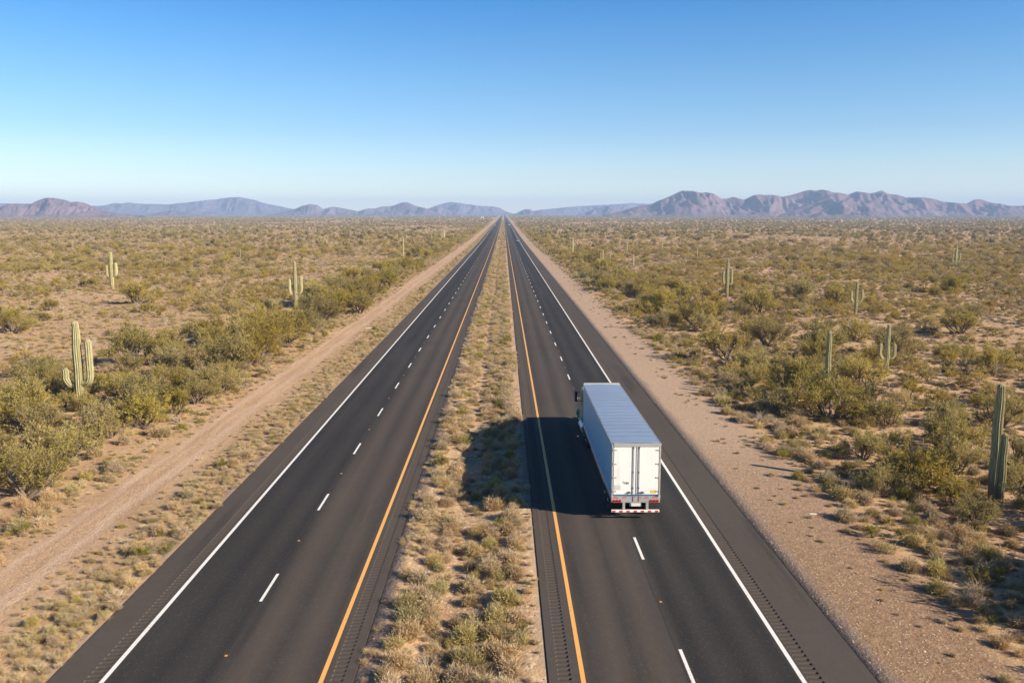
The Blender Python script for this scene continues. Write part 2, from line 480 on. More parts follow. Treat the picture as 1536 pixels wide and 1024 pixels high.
# raised pavement markers
M['amber'] = plain('amber_reflector', (.55, .25, .07), .5)
M['cream'] = plain('cream_ceramic', (.75, .70, .60), .4)
def marker(c, lab, grp):
    o = empty('pavement_marker', c)
    b = MB(); b.prism([(-.055, 0), (.055, 0), (.035, .022), (-.035, .022)], -.05, .05, .004); b.build('base', M['amber'], o)
    b = MB(); b.box((0, -.047, .012), (.09, .006, .014)); b.build('reflector', M['amber'], o)
    return tag(o, lab, 'road marker', grp)
for x, d0, lab, grp in ((-9.88, 29.0, 'small amber marker between the dashes of the left carriageway', 'pavement markers on the left carriageway'),
                        (6.34, 33.2, 'small amber marker between the dashes of the right carriageway', 'pavement markers on the right carriageway')):
    m0 = None
    for k in range(9):
        d = d0 + k * PER
        if x > 0 and 40 < d < 66: continue
        if m0 is None: m0 = marker((x, d, 0), lab, grp)
        else:
            c = copy_tree(m0); c.location = (x, d, 0)

# ------------------------------------------------------------------ plants: mesh generators
def rnd_dir(r):
    z = r.uniform(-1, 1); t = r.uniform(0, 2 * pi); s = sqrt(1 - z * z)
    return Vector((s * cos(t), s * sin(t), z))

def add_blade(V, Fc, T, p, d, ln, w, tint, r):
    side = d.cross(rnd_dir(r))
    if side.length < 1e-3: side = Vector((1, 0, 0))
    side.normalize(); side *= w / 2
    i = len(V)
    m = p + d * (ln * .55)
    V.extend([tuple(p), tuple(m + side), tuple(p + d * ln), tuple(m - side)])
    Fc.append((i, i + 1, i + 2, i + 3)); T.append(tint)

def add_limb(V, Fc, pts, r0, r1, n=5):
    i0 = len(V); k = len(pts)
    for j, p in enumerate(pts):
        d = (pts[min(j + 1, k - 1)] - pts[max(j - 1, 0)]).normalized()
        a = d.orthogonal().normalized(); b = d.cross(a)
        rr = r0 + (r1 - r0) * j / (k - 1)
        for q in range(n):
            t = 2 * pi * q / n
            V.append(tuple(p + (a * cos(t) + b * sin(t)) * rr))
    for j in range(k - 1):
        for q in range(n):
            Fc.append((i0 + j * n + q, i0 + j * n + (q + 1) % n, i0 + (j + 1) * n + (q + 1) % n, i0 + (j + 1) * n + q))

def bent(p, d, ln, up, r, k=4):
    pts = [p.copy()]; d = d.copy()
    for _ in range(k):
        d = (d + Vector((0, 0, up)) + rnd_dir(r) * .16).normalized()
        pts.append(pts[-1] + d * (ln / k))
    return pts, d

def tree_meshes(seed, leaf='tree', spread=1.0, dens=1.0):
    """a mesquite / palo verde of unit height about 3 m: several stems from the ground, arching limbs, feathery sprays"""
    r = random.Random(seed)
    WV, WF = [], []; LV, LF, LT = [], [], []
    ns = r.randint(7, 10)
    for s in range(ns):
        az = 2 * pi * (s + r.uniform(-.4, .4)) / ns; el = radians(r.choice([14, 30, 45, 60, 75]) + r.uniform(-8, 8))
        d = Vector((cos(az) * cos(el) * spread, sin(az) * cos(el) * spread, sin(el))).normalized()
        p0 = Vector((r.uniform(-.15, .15), r.uniform(-.15, .15), -.1))
        ln = r.uniform(.9, 1.35)
        pts, d1 = bent(p0, d, ln, .10, r)
        add_limb(WV, WF, pts, .075, .045)
        for b in range(r.randint(4, 6)):
            st = pts[r.randint(2, 4)]
            dd = (d1 + rnd_dir(r) * .75 + Vector((0, 0, .12))).normalized()
            l2 = r.uniform(.65, 1.15)
            pt2, d2 = bent(st, dd, l2, .05, r, 3)
            add_limb(WV, WF, pt2, .035, .015, 4)
            ctint = r.uniform(.1, .9)
            for tw in range(r.randint(5, 7)):
                st3 = pt2[r.randint(1, 3)]
                d3 = (d2 + rnd_dir(r) * .8 + Vector((0, 0, .18))).normalized()
                l3 = r.uniform(.35, .7)
                tipdir = (d3 + Vector((0, 0, -.05))).normalized()
                add_limb(WV, WF, [st3, st3 + d3 * l3], .012, .005, 3)
                for q in range(int(21 * dens)):
                    u = r.uniform(.15, 1.05)
                    p = st3 + d3 * (l3 * u) + rnd_dir(r) * r.uniform(0, .13)
                    bd = (tipdir * .7 + rnd_dir(r) * .75).normalized()
                    add_blade(LV, LF, LT, p, bd, r.uniform(.10, .25), r.uniform(.022, .045), min(1, max(0, ctint + r.uniform(-.3, .3))), r)
    zmin = -.05
    keep = [i for i, f in enumerate(LF) if LV[f[2]][2] > zmin]
    return (pydata('tree_wood', WV, WF, M['bark']), pydata('tree_leaves', LV, [LF[i] for i in keep], M[leaf], tint=[LT[i] for i in keep]))

def bush_mesh(seed, leaf='bush', stems=26, height=1.0, flat=1.0, n=30, wood='bark'):
    """creosote: a vase of straight stems with small leaves toward the ends. unit height 1"""
    r = random.Random(seed)
    V, Fc, T, MI = [], [], [], []
    for s in range(stems):
        az = r.uniform(0, 2 * pi); el = radians(r.triangular(12, 88, 48))
        d = Vector((cos(az) * cos(el) * flat, sin(az) * cos(el) * flat, sin(el))).normalized()
        ln = height * r.uniform(.7, 1.05) * (1.0 if el > .7 else .85)
        pts, d1 = bent(Vector((r.uniform(-.08, .08), r.uniform(-.08, .08), -.04)), d, ln, .05, r, 3)
        f0 = len(Fc); add_limb(V, Fc, pts, .012, .005, 3)
        T.extend([.5] * (len(Fc) - f0)); MI.extend([1] * (len(Fc) - f0))
        ct = r.uniform(.15, .85)
        for k in range(3):
            st = pts[1] + (pts[3] - pts[1]) * r.uniform(.1, .9)
            d2 = (d1 + rnd_dir(r) * .6).normalized(); l2 = r.uniform(.2, .4) * height
            for q in range(n):
                p = st + d2 * l2 * r.uniform(0, 1) + rnd_dir(r) * .05
                f0 = len(Fc)
                add_blade(V, Fc, T, p, (d2 + rnd_dir(r) * .8).normalized(), r.uniform(.05, .13), r.uniform(.016, .032), min(1, max(0, ct + r.uniform(-.3, .3))), r)
                MI.append(0)
    return pydata('bush', V, Fc, [M[leaf], M[wood]], MI, T)

def mound_mesh(seed, leaf='brush', n=1500, flat=.75, ln=(.20, .46)):
    """low rounded shrub: a dome of fine twigs, each twig carrying short side sprigs. dome radius about .5"""
    r = random.Random(seed)
    V, Fc, T = [], [], []
    lobes = [(Vector((r.uniform(-.2, .2), r.uniform(-.2, .2), 0)), r.uniform(.7, 1.1), r.uniform(.2, .8)) for _ in range(6)]
    for i in range(n // 6):
        c, k, ct = r.choice(lobes)
        az = r.uniform(0, 2 * pi); el = math.asin(r.uniform(.02, 1))
        d = Vector((cos(az) * cos(el), sin(az) * cos(el), sin(el) * flat + .08)).normalized()
        l = r.uniform(*ln) * k
        add_blade(V, Fc, T, c * .5, d, l * .9, .012, .25, r)
        for q in range(5):
            p = c * (.5 + .5 * r.random()) + d * (l * r.uniform(.35, 1.0)) + rnd_dir(r) * .03
            add_blade(V, Fc, T, p, (d * .8 + rnd_dir(r) * .8 + Vector((0, 0, .15))).normalized(), r.uniform(.06, .15), r.uniform(.008, .017), min(1, max(0, ct + r.uniform(-.35, .35))), r)
    return pydata('mound', V, Fc, [M[leaf]], None, T)

def thick_bush_mesh(seed, leaf='scrub', n=300):
    """the same bush with fuller foliage of larger leaf clusters"""
    r = random.Random(seed)
    V, Fc, T = [], [], []
    lobes = [(Vector((r.uniform(-.5, .5), r.uniform(-.5, .5), r.uniform(.25, .6))), r.uniform(.3, .5), r.uniform(.15, .85)) for _ in range(8)]
    for i in range(n):
        c, k, ct = r.choice(lobes)
        p = c + rnd_dir(r) * k * r.random() ** .4
        p.z = max(.03, p.z)
        add_blade(V, Fc, T, p, (rnd_dir(r) + Vector((0, 0, .4))).normalized(), r.uniform(.2, .4), r.uniform(.09, .17), min(1, max(0, ct + r.uniform(-.35, .35))), r)
    return pydata('thick_bush', V, Fc, [M[leaf]], None, T)

def tuft_mesh(seed, leaf='straw', n=300):
    """dry bunch grass: thin blades fanning up and bending over. unit height about .6"""
    r = random.Random(seed)
    V, Fc, T = [], [], []
    for i in range(n):
        az = r.uniform(0, 2 * pi); el = radians(r.triangular(25, 90, 62))
        d = Vector((cos(az) * cos(el), sin(az) * cos(el), sin(el)))
        p = Vector((r.gauss(0, .09), r.gauss(0, .09), -.02)); l = r.uniform(.25, .6); w = r.uniform(.004, .008)
        s = d.cross(rnd_dir(r)).normalized() * w
        m = p + d * l * .6; e = m + (d + Vector((cos(az) * .5, sin(az) * .5, -.25))).normalized() * l * .4
        q = len(V); V.extend([tuple(p - s), tuple(p + s), tuple(m + s * .8), tuple(m - s * .8), tuple(e)])
        t = r.random()
        Fc.extend([(q, q + 1, q + 2, q + 3), (q + 3, q + 2, q + 4)]); T.extend([t, t])
    return pydata('tuft', V, Fc, [M[leaf]], None, T)

def dead_mesh(seed, m='twig', size=1.0, n=9):
    r = random.Random(seed); V, Fc = [], []
    for s in range(n):
        az = r.uniform(0, 2 * pi); el = radians(r.uniform(15, 80))
        d = Vector((cos(az) * cos(el), sin(az) * cos(el), sin(el)))
        pts, d1 = bent(Vector((0, 0, -.05)), d, size * r.uniform(.5, .9), .03, r, 4)
        add_limb(V, Fc, pts, .03 * size, .012 * size, 4)
        for b in range(5):
            pt, d2 = bent(pts[r.randint(1, 4)], (d1 + rnd_dir(r) * .8).normalized(), size * r.uniform(.25, .5), .0, r, 3)
            add_limb(V, Fc, pt, .013 * size, .004 * size, 3)
            for q in range(4):
                e, _ = bent(pt[r.randint(1, 3)], (d2 + rnd_dir(r) * .8).normalized(), size * r.uniform(.12, .28), 0, r, 2)
                add_limb(V, Fc, e, .006 * size, .002 * size, 3)
    return pydata('dead', V, Fc, [M[m]], None, [.5] * len(Fc))

TREES = [tree_meshes(100 + i, 'tree', 1.0 + .12 * (i % 3), 1.0) for i in range(6)]
GOLD_TREES = [tree_meshes(150 + i, 'gold', 1.1, .9) for i in range(1)]
BUSHES = [bush_mesh(200 + i, 'bush', 24 + 3 * (i % 3), 1.0, 1.0 + .25 * (i % 2)) for i in range(5)]
MOUNDS = [mound_mesh(300 + i, 'brush', 3600, .65 + .1 * (i % 3)) for i in range(5)]
THICK = [thick_bush_mesh(350 + i) for i in range(4)]
TUFTS = [tuft_mesh(400 + i) for i in range(4)]
GREENS = [bush_mesh(500 + i, 'green', 22, 1.0, 1.1, 34) for i in range(3)]
DEADS = [dead_mesh(600 + i) for i in range(3)]

# ------------------------------------------------------------------ saguaros
def sag_column(V, Fc, T, path, radii, ribs=14):
    n = ribs * 2; i0 = len(V); k = len(path)
    for j, p in enumerate(path):
        d = (path[min(j + 1, k - 1)] - path[max(j - 1, 0)]).normalized()
        a = Vector((1, 0, 0)) - d * d.x
        if a.length < .1: a = Vector((0, 1, 0)) - d * d.y
        a.normalize(); b = d.cross(a)
        for q in range(n):
            t = 2 * pi * q / n; rr = radii[j] * (1.0 if q % 2 == 0 else .79)
            V.append(tuple(p + (a * cos(t) + b * sin(t)) * rr))
    for j in range(k - 1):
        for q in range(n):
            Fc.append((i0 + j * n + q, i0 + j * n + (q + 1) % n, i0 + (j + 1) * n + (q + 1) % n, i0 + (j + 1) * n + q))
            T.append(.35 + .5 * ((q * 7 + j * 3) % 5) / 5)
    top = len(V); d = (path[-1] - path[-2]).normalized(); V.append(tuple(path[-1] + d * radii[-1] * .3))
    for q in range(n): Fc.append((i0 + (k - 1) * n + q, i0 + (k - 1) * n + (q + 1) % n, top)); T.append(.8)

def smooth_path(ctrl, steps=6):
    out = []
    P = [ctrl[0]] + ctrl + [ctrl[-1]]
    for i in range(1, len(P) - 2):
        for s in range(steps):
            t = s / steps
            a, b, c, d = P[i - 1], P[i], P[i + 1], P[i + 2]
            out.append(.5 * ((2 * b) + (c - a) * t + (2 * a - 5 * b + 4 * c - d) * t * t + (3 * b - a - 3 * c + d) * t ** 3))
    out.append(ctrl[-1]); return out

def saguaro(loc, h, rad, arms, label, group=None, lean=0.0, ribs=14):
    """ARMS: (side -1/1, height it leaves the stem, how far out, top height, radius)"""
    o = empty('saguaro_cactus', loc)
    V, Fc, T = [], [], []
    steps = 16
    path = [Vector((lean * (j / steps) ** 1.5 + .02 * sin(j), 0, -.8 + (h + .8) * j / steps)) for j in range(steps + 1)]
    for e in (.985, .997): path.append(None)
    path = [p for p in path if p is not None]
    rr = []
    for j in range(steps + 1):
        u = j / steps
        rr.append(rad * (.86 + .2 * sin(pi * min(1, u * 1.05))) * (1 if u < .9 else (.88 if u < .97 else .42)))
    path[-1] = path[-1]; path.insert(-1, path[-1] - Vector((0, 0, rad * .45))); rr.insert(-1, rad * .78)
    sag_column(V, Fc, T, path, rr, ribs)
    link_mesh('stem', pydata('stem', V, Fc, M['saguaro'], tint=T, smooth=False), o)
    for side, z0, out, z1, ra in arms:
        V, Fc, T = [], [], []
        x0 = lean * (z0 / h) ** 1.5
        ctrl = [Vector((x0 + side * rad * .3, 0, z0)), Vector((x0 + side * (rad + out * .5), -.03, z0 + .02)), Vector((x0 + side * (rad + out), -.05, z0 + out * .75)),
                Vector((x0 + side * (rad + out * 1.02), -.05, z0 + (z1 - z0) * .6)), Vector((x0 + side * (rad + out * 1.0), -.05, z1))]
        p = smooth_path(ctrl, 5); k = len(p)
        p.insert(-1, p[-1] - Vector((0, 0, ra * .5)))
        r2 = [ra * (.72 + .3 * min(1, j / 6)) for j in range(k)] + [ra * .45]
        r2[-2] = ra * .8
        sag_column(V, Fc, T, p, r2, 10)
        link_mesh('arm', pydata('arm', V, Fc, M['saguaro'], tint=T), o)
    return tag(o, label, 'cactus', group)

CACTI = [  # base px, top px, stem radius px, arms (side, leave px y, out px, top px y), label
    (121, 606, 482, 6.3, [(1, 574, 12.5, 509), (-1, 577, 13, 552)], 'pale green saguaro with one tall and one short arm, left of the dirt track'),
    (169, 434, 378, 2.6, [(-1, 414, 4, 398), (1, 413, 5, 394)], 'saguaro with two upturned arms far out on the left plain'),
    (444, 462, 392, 2.6, [(-1, 441, 6, 419), (1, 440, 7, 414)], 'candelabra saguaro rising behind mesquite trees beside the left dirt track'),
    (605, 390, 355, 1.3, [], 'thin armless saguaro in the trees beside the distant left carriageway'),
    (666, 359, 345, 1.0, [], 'tiny pale armless saguaro standing close to the far left roadside'),
    (1090, 446, 388, 2.3, [(-1, 425, 4, 407), (1, 426, 4.5, 404)], 'tall saguaro with two raised arms beside a golden bush, right plain'),
    (1283, 474, 422, 2.2, [(-1, 452, 6, 436), (1, 452, 6.5, 434)], 'short three-pronged saguaro on bare ground of the right plain'),
    (1239, 606, 497, 4.0, [], 'armless column saguaro standing in dense mesquite right of the road'),
    (1329, 562, 486, 3.2, [(-1, 537, 8.5, 515), (1, 537, 7.5, 516)], 'candelabra saguaro with two U-shaped arms right of the dark snag'),
    (1488, 750, 576, 7.0, [], 'tallest thick armless saguaro at the right edge, ribbed green column'),
    (1500, 752, 650, 5.0, [], 'shorter saguaro column standing against the tallest one'),
    (1433, 403, 368, 1.6, [(-1, 393, 4, 381), (1, 392, 4, 380)], 'small branched saguaro far out beyond the round green tree, right'),
    (859, 381, 356, 1.1, [], 'slim bare saguaro near the verge trees of the far right carriageway'),
    (904, 394, 374, 1.0, [(-1, 388, 2.5, 379)], 'small one-armed saguaro in scrub right of the slim bare one'),
    (950, 401, 382, 1.0, [], 'small straight saguaro standing in open scrub, right of the one-armed one'),
]
cactus_xy = []
for px, by, ty, rpx, arms, lab in CACTI:
    x, d = ground_at(px, by)
    z = gz(x, d); pr = project(x, d, z); s = pr[2] / F_PX
    h = height_from_top(x, d, ty)
    A = []
    for side, ly, out, ay in arms:
        A.append((side, height_from_top(x, d, ly), max(.15, out * s - rpx * s * .2), height_from_top(x, d, ay), rpx * s * .80))
    saguaro((x, d, z), h, rpx * s, A, lab, ribs=14 if rpx > 2 else 9)
    cactus_xy.append((px, d, x))
# the many small ones far off
rc = random.Random(5)
far_protos = {}
n_far = 0
while n_far < 46:
    if rc.random() < .62:
        x = rc.choice([rc.uniform(26, 130), rc.uniform(26, 130), rc.uniform(-120, -27)]); d = rc.uniform(330, 1000)
    else:
        d = rc.uniform(250, 1100); x = rc.uniform(-.55, .57) * d
        if -28 < x < 24: continue
    right = x > 0; armed = rc.random() < .35
    key = (right, armed, rc.randint(0, 1))
    lab = ('small far %s saguaro among the scrub of the %s plain' % ('branched' if armed else 'pole-like', 'right' if right else 'left'))
    grp = 'distant %s saguaros on the %s plain' % ('branched' if armed else 'pole-like', 'right' if right else 'left')
    z = gz(x, d); h = rc.uniform(3.2, 6.2)
    if key not in far_protos:
        hh = 6.0
        arms = [(-1, 2.6, .55, 4.1, .17), (1, 2.9, .5, 4.6, .17)][:1 + key[2]] if armed else []
        far_protos[key] = saguaro((x, d, z), hh, .21, arms, lab, grp, ribs=8, lean=.15 * key[2])
        far_protos[key].scale = (h / hh,) * 3
    else:
        c = copy_tree(far_protos[key]); c.location = (x, d, z); c.scale = (h / 6.0,) * 3; c.rotation_euler.z = rc.uniform(-.6, .6)
    n_far += 1

# ------------------------------------------------------------------ scattering
KEEP = []
def in_frame(x, d, z, m=25):
    p = project(x, d, z)
    return p is not None and -m < p[0] < W_PX + m and p[1] < H_PX + m

def blocks_cactus(x, d, size):
    p = project(x, d, gz(x, d))
    if p is None: return False
    for px, cd, cx in cactus_xy:
        if abs(x - cx) < .7 + size * .3 and abs(d - cd) < .7 + size * .3: return True
        if d < cd and d > cd - 16 and abs(p[0] - px) < 8 + size * F_PX / p[2] * .38: return True
    return False

class Hash:
    def __init__(s, cell): s.c = cell; s.g = {}
    def ok(s, x, y, rad):
        i, j = int(x // s.c), int(y // s.c); k = int(rad // s.c) + 1
        for a in range(i - k, i + k + 1):
            for b in range(j - k, j + k + 1):
                for (u, v, rr) in s.g.get((a, b), ()):
                    if (u - x) ** 2 + (v - y) ** 2 < ((rad + rr) * .5) ** 2: return False
        s.g.setdefault((i, j), []).append((x, y, rad)); return True

cand = {k: [] for k in ('tree', 'bush', 'mound', 'tuft', 'green', 'dead')}
far_bush = []
def add(kind, x, d, s, nvar, r):
    cand[kind].append((x, d, s, r.uniform(0, 2 * pi), r.randrange(nvar)))

rs = random.Random(21)
# trees seen one by one in the photograph: base px, base y, width px
TREE_PX = [(330, 588, 80), (378, 548, 95), (432, 517, 80), (478, 490, 80), (522, 462, 75), (262, 622, 70), (180, 602, 65), (240, 578, 60), (318, 522, 60), (470, 457, 60), (60, 562, 60), (365, 515, 75), (540, 470, 55), (352, 556, 120), (300, 560, 80), (410, 528, 95), (455, 503, 95), (395, 500, 80), (500, 474, 85), (545, 455, 70), (560, 440, 65), (583, 432, 70), (575, 410, 60),
           (612, 405, 55), (525, 425, 60), (640, 390, 45), (655, 380, 42), (625, 385, 40), (500, 440, 55),
           (88, 592, 60), (45, 640, 95), (150, 650, 75), (128, 618, 45), (100, 612, 40), (216, 640, 95), (292, 606, 70), (35, 745, 130), (70, 690, 110), (200, 545, 85), (110, 690, 90), (15, 600, 60), (20, 500, 60),
           (930, 428, 70), (968, 443, 85), (1000, 470, 90), (1052, 492, 95), (1092, 545, 125), (1030, 455, 70), (1150, 520, 75), (1192, 598, 105), (1245, 628, 125), (1290, 585, 80),
           (1372, 734, 130), (1232, 535, 75), (1430, 440, 62), (1478, 560, 75), (1505, 640, 80), (1345, 535, 70), (1200, 450, 60), (1255, 460, 50), (1140, 470, 70),
           (1165, 620, 60), (905, 410, 50), (885, 398, 45), (1440, 500, 60), (1420, 640, 70), (1330, 640, 70), (1295, 690, 75), (1530, 730, 70), (1465, 790, 80)]
hs_tree = Hash(4.0)
for px, py, w in TREE_PX:
    x, d = ground_at(px, py); s = w * project(x, d, gz(x, d))[2] / F_PX / 3.6
    s = max(.55, min(1.9, s))
    hs_tree.ok(x, d, s * 1.6); add('tree', x, d, s, len(TREES), rs)
n_hand = len(cand['tree'])
# roadside belts: runoff makes them thicker along the verges
tries = 0
while len(cand['tree']) - n_hand < 620 and tries < 40000:
    tries += 1
    d = 45 + 1300 * rs.random() ** 2.3
    if rs.random() < .5: x = -26 - abs(rs.gauss(0, 9)) - (1.5 if d < 120 else 0)
    else: x = 21.5 + abs(rs.gauss(0, 11))
    s = rs.uniform(.6, 1.25)
    if d < (62 if x < 0 else 110) and rs.random() < .8: continue
    if d < 240: s *= 1.1
    if blocks_cactus(x, d, 3.4 * s): continue
    if hs_tree.ok(x, d, s * 2.1): add('tree', x, d, s, len(TREES), rs)
tries = 0; n0 = len(cand['tree'])
while len(cand['tree']) - n0 < 1000 and tries < 30000:
    tries += 1
    d = 40 + 1500 * rs.random() ** 1.4
    x = rs.uniform(-.8, .8) * (d + 20)
    if -29 < x < 24 or blocks_cactus(x, d, 3): continue
    if noise.noise(Vector((x * .012, d * .012, 3))) < rs.uniform(-.5, .5): continue
    s = rs.uniform(.5, 1.0)
    if hs_tree.ok(x, d, s * 3): add('tree', x, d, s, len(TREES), rs)
# trees just outside the right edge whose shadows reach into the picture
for x, d, s in ((26.8, 30.5, 2.1), (31.5, 37.5, 1.9), (26.0, 25, 1.8), (30, 31, 2.3), (33, 42.5, 1.9), (28.5, 28, 2.3), (28.0, 34, 1.7), (29.5, 33, 2.2), (25.2, 30, 1.3)): add('tree', x, d, s, len(TREES), rs)

# creosote bushes over the whole plain
hs_b = Hash(3.0)
tries = 0; target = 5200
def dens_d(r):
    return r
while len(cand['bush']) < target and tries < 60000:
    tries += 1
    d = 24 + 276 * sqrt(rs.random()); x = rs.uniform(-.85, .85) * (d + 15)
    if -25 < x < 20.5: continue
    if x < 0 and -27 < x and rs.random() < .5: continue
    nn = noise.noise(Vector((x * .03, d * .03, 7)))
    if nn < (rs.uniform(-.45, .4) if x > 0 else rs.uniform(-.25, .5)): continue
    s = rs.uniform(.65, 1.5) * (1.0 + .3 * nn)
    if blocks_cactus(x, d, 1.2 * s): continue
    if hs_b.ok(x, d, s * 1.15): add('bush', x, d, s, len(BUSHES), rs)
u = 1 - .45
for k in range(70000):
    d = (260 ** u + rs.random() * (6500 ** u - 260 ** u)) ** (1 / u)
    x = rs.uniform(-.72, .72) * d
    if -26 < x < 21: continue
    s = rs.uniform(.75, 1.9) * (1 + min(1.0, d / 4000))
    if 1.5 * noise.noise(Vector((x * .012, d * .006, 7))) + .8 * noise.noise(Vector((x * .004, d * .0022, 2))) < rs.uniform(-1.2 if x > 0 else -.8, .12 if x > 0 else .3): continue
    if d < 1000:
        if rs.random() > .45: continue
        s *= rs.uniform(1.0, 1.7)
    if d < 420 + 420 * rs.random():
        add('bush', x, d, s, len(BUSHES), rs); continue
    far_bush.append((x, d, s, rs.uniform(0, 2 * pi), rs.randrange(4)))

# low grey brush and straw tufts
hs_strip = Hash(1.0)
def strip_plants(kind_w, x0, x1, d0, d1, n, smin, smax, power=1.0, clump=.0):
    for _ in range(n):
        d = d0 + (d1 - d0) * rs.random() ** power
        x = rs.uniform(x0, x1)
        if clump and noise.noise(Vector((x * .5, d * .18, 11))) < rs.uniform(-clump, clump): continue
        k = rs.choices([a for a, b in kind_w], [b for a, b in kind_w])[0]
        s = rs.uniform(smin, smax)
        if s > .62 and not hs_strip.ok(x, d, s * .66): continue
        if k == 'green': s *= .55
        if k == 'dead': s *= .5
        if k == 'bush': s *= .6
        add(k, x, d, s, {'tree': 6, 'bush': 5, 'mound': 5, 'tuft': 4, 'green': 3, 'dead': 3}[k], rs)
mix_m = [('mound', .84), ('tuft', .09), ('green', .04), ('dead', .03)]
strip_plants(mix_m, -4.35, -2.6, 14, 420, 2600, .7, 1.5, 1.7, .9)      # median, left row
strip_plants(mix_m, -1.6, .8, 14, 420, 3600, .7, 1.5, 1.7, .9)       # median, right rows
strip_plants(mix_m, -4.5, 1.2, 400, 2200, 2600, .9, 1.7, 1.3, .1)
strip_plants([('tuft', 1)], -4.95, -2.6, 14, 170, 2300, .2, .62, 1.4, .7)
strip_plants([('tuft', 1)], -1.4, 1.4, 14, 170, 2600, .2, .62, 1.4, .3)
strip_plants([('tuft', .8), ('mound', .2)], -2.7, -1.4, 14, 170, 700, .15, .45, 1.4, .4)
strip_plants([('tuft', .7), ('mound', .3)], -20.0, -18.3, 14, 200, 700, .2, .5, 1.4, .4)
strip_plants([('tuft', .6), ('mound', .4)], -25.0, -22.7, 18, 200, 900, .2, .6, 1.4, .4)
strip_plants([('tuft', .6), ('mound', .4)], 15.2, 18.4, 20, 220, 420, .15, .5, 1.3, .4)
strip_plants([('tuft', .8), ('mound', .2)], -18.6, -15.45, 14, 200, 2600, .3, .7, 1.4)
strip_plants([('mound', 1)], -18.3, -15.7, 400, 1500, 700, .8, 1.5, 1.2)
strip_plants([('mound', 1)], 17.6, 22.5, 400, 1500, 700, .8, 1.8, 1.2)
strip_plants([('mound', 1)], -28, -23.6, 400, 1500, 700, .8, 1.8, 1.2)
strip_plants(mix_m, -2.9, -1.2, 14, 420, 260, .4, .9, 1.5)               # median, floor of the swale
strip_plants([('mound', .6), ('tuft', .3), ('green', .1)], -18.3, -15.7, 14, 500, 2200, .55, 1.25, 1.6, .6)   # between left road and track
strip_plants([('mound', .6), ('tuft', .4)], -19.8, -17.8, 14, 400, 160, .3, .6, 1.6)
strip_plants([('mound', .55), ('tuft', .25), ('green', .14), ('bush', .06)], -27.5, -23.6, 22, 500, 1900, .5, 1.5, 1.6, .3)
strip_plants([('mound', .5), ('tuft', .3), ('green', .12), ('bush', .08)], 17.8, 23.5, 18, 600, 4600, .5, 1.6, 1.9, .6)
strip_plants([('mound', .6), ('tuft', .4)], 14.5, 17.8, 20, 300, 60, .3, .7, 1.5)
for _ in range(40000):                                                    # the open plain
    d = 22 + 300 * rs.random() ** .75; x = rs.uniform(-.85, .85) * (d + 12)
    if -23.8 < x < 19.5: continue
    k = rs.choices(['mound', 'tuft', 'green', 'dead'], [.74, .19, .03, .04])[0]
    s = .3 + .95 * rs.random() ** 1.6
    if k == 'green': s *= .8
    add(k, x, d, s, {'mound': 5, 'tuft': 4, 'green': 3, 'dead': 3}[k], rs)

for _ in range(26000):                                                    # seedling-sized scrub on the open soil
    d = 22 + 170 * rs.random() ** .8; x = rs.uniform(-.85, .85) * (d + 12)
    if -22.8 < x < 18.5: continue
    add(rs.choices(['mound', 'tuft'], [.8, .2])[0], x, d, rs.uniform(.12, .36), 4, rs)

for _ in range(52000):                                                    # tan brush between the bushes farther out
    d = 290 + 1300 * rs.random() ** 1.5; x = rs.uniform(-.66, .66) * d
    if -23.8 < x < 19.5: continue
    add('mound', x, d, rs.uniform(.7, 1.7), 5, rs)

def zone(x, d):
    near = 'near' if d < 75 else ('middle' if d < 160 else 'far')
    if -5.1 < x < 1.6: return 'median'
    if -19.9 < x < -15: return 'left_verge'
    if -28 < x <= -19.9: return 'left_track'
    if 12 < x < 22.5: return 'right_verge'
    return 'left_plain' if x < 0 else 'right_plain'
WHERE = {'median': 'in the gravelly median between the carriageways', 'left_verge': 'on the strip between left carriageway and dirt track',
         'left_track': 'along the outer side of the left dirt track', 'right_verge': 'at the outer edge of the right gravel verge',
         'left_plain': 'out on the left desert plain', 'right_plain': 'out on the right desert plain'}
def size_word(kind, s):
    lo, hi = {'tree': (.8, 1.15), 'bush': (.95, 1.35), 'mound': (.7, 1.1), 'tuft': (.7, 1.1), 'green': (.5, .8), 'dead': (.5, .8)}[kind]
    return 'small' if s < lo else ('large' if s > hi else 'medium')
KNAME = {'tree': ('mesquite_tree', 'tree', 'feathery olive mesquite tree'), 'bush': ('creosote_bush', 'bush', 'airy olive creosote bush'),
         'mound': ('brush_mound', 'low shrub', 'rounded grey-tan brush mound'), 'tuft': ('grass_tuft', 'grass tuft', 'straw-coloured dry grass tuft'),
         'green': ('green_shrub', 'green shrub', 'fresh green leafy shrub'), 'dead': ('dead_shrub', 'dead shrub', 'bare bleached dead shrub')}
LIMIT = {'tree': 230, 'bush': 285, 'mound': 285, 'tuft': 285, 'green': 200, 'dead': 90}
SCL = {'tree': 3.4, 'bush': 1.3, 'mound': .9, 'tuft': .7, 'green': 1.2, 'dead': 1.0}
protos = {}
stuff = {}
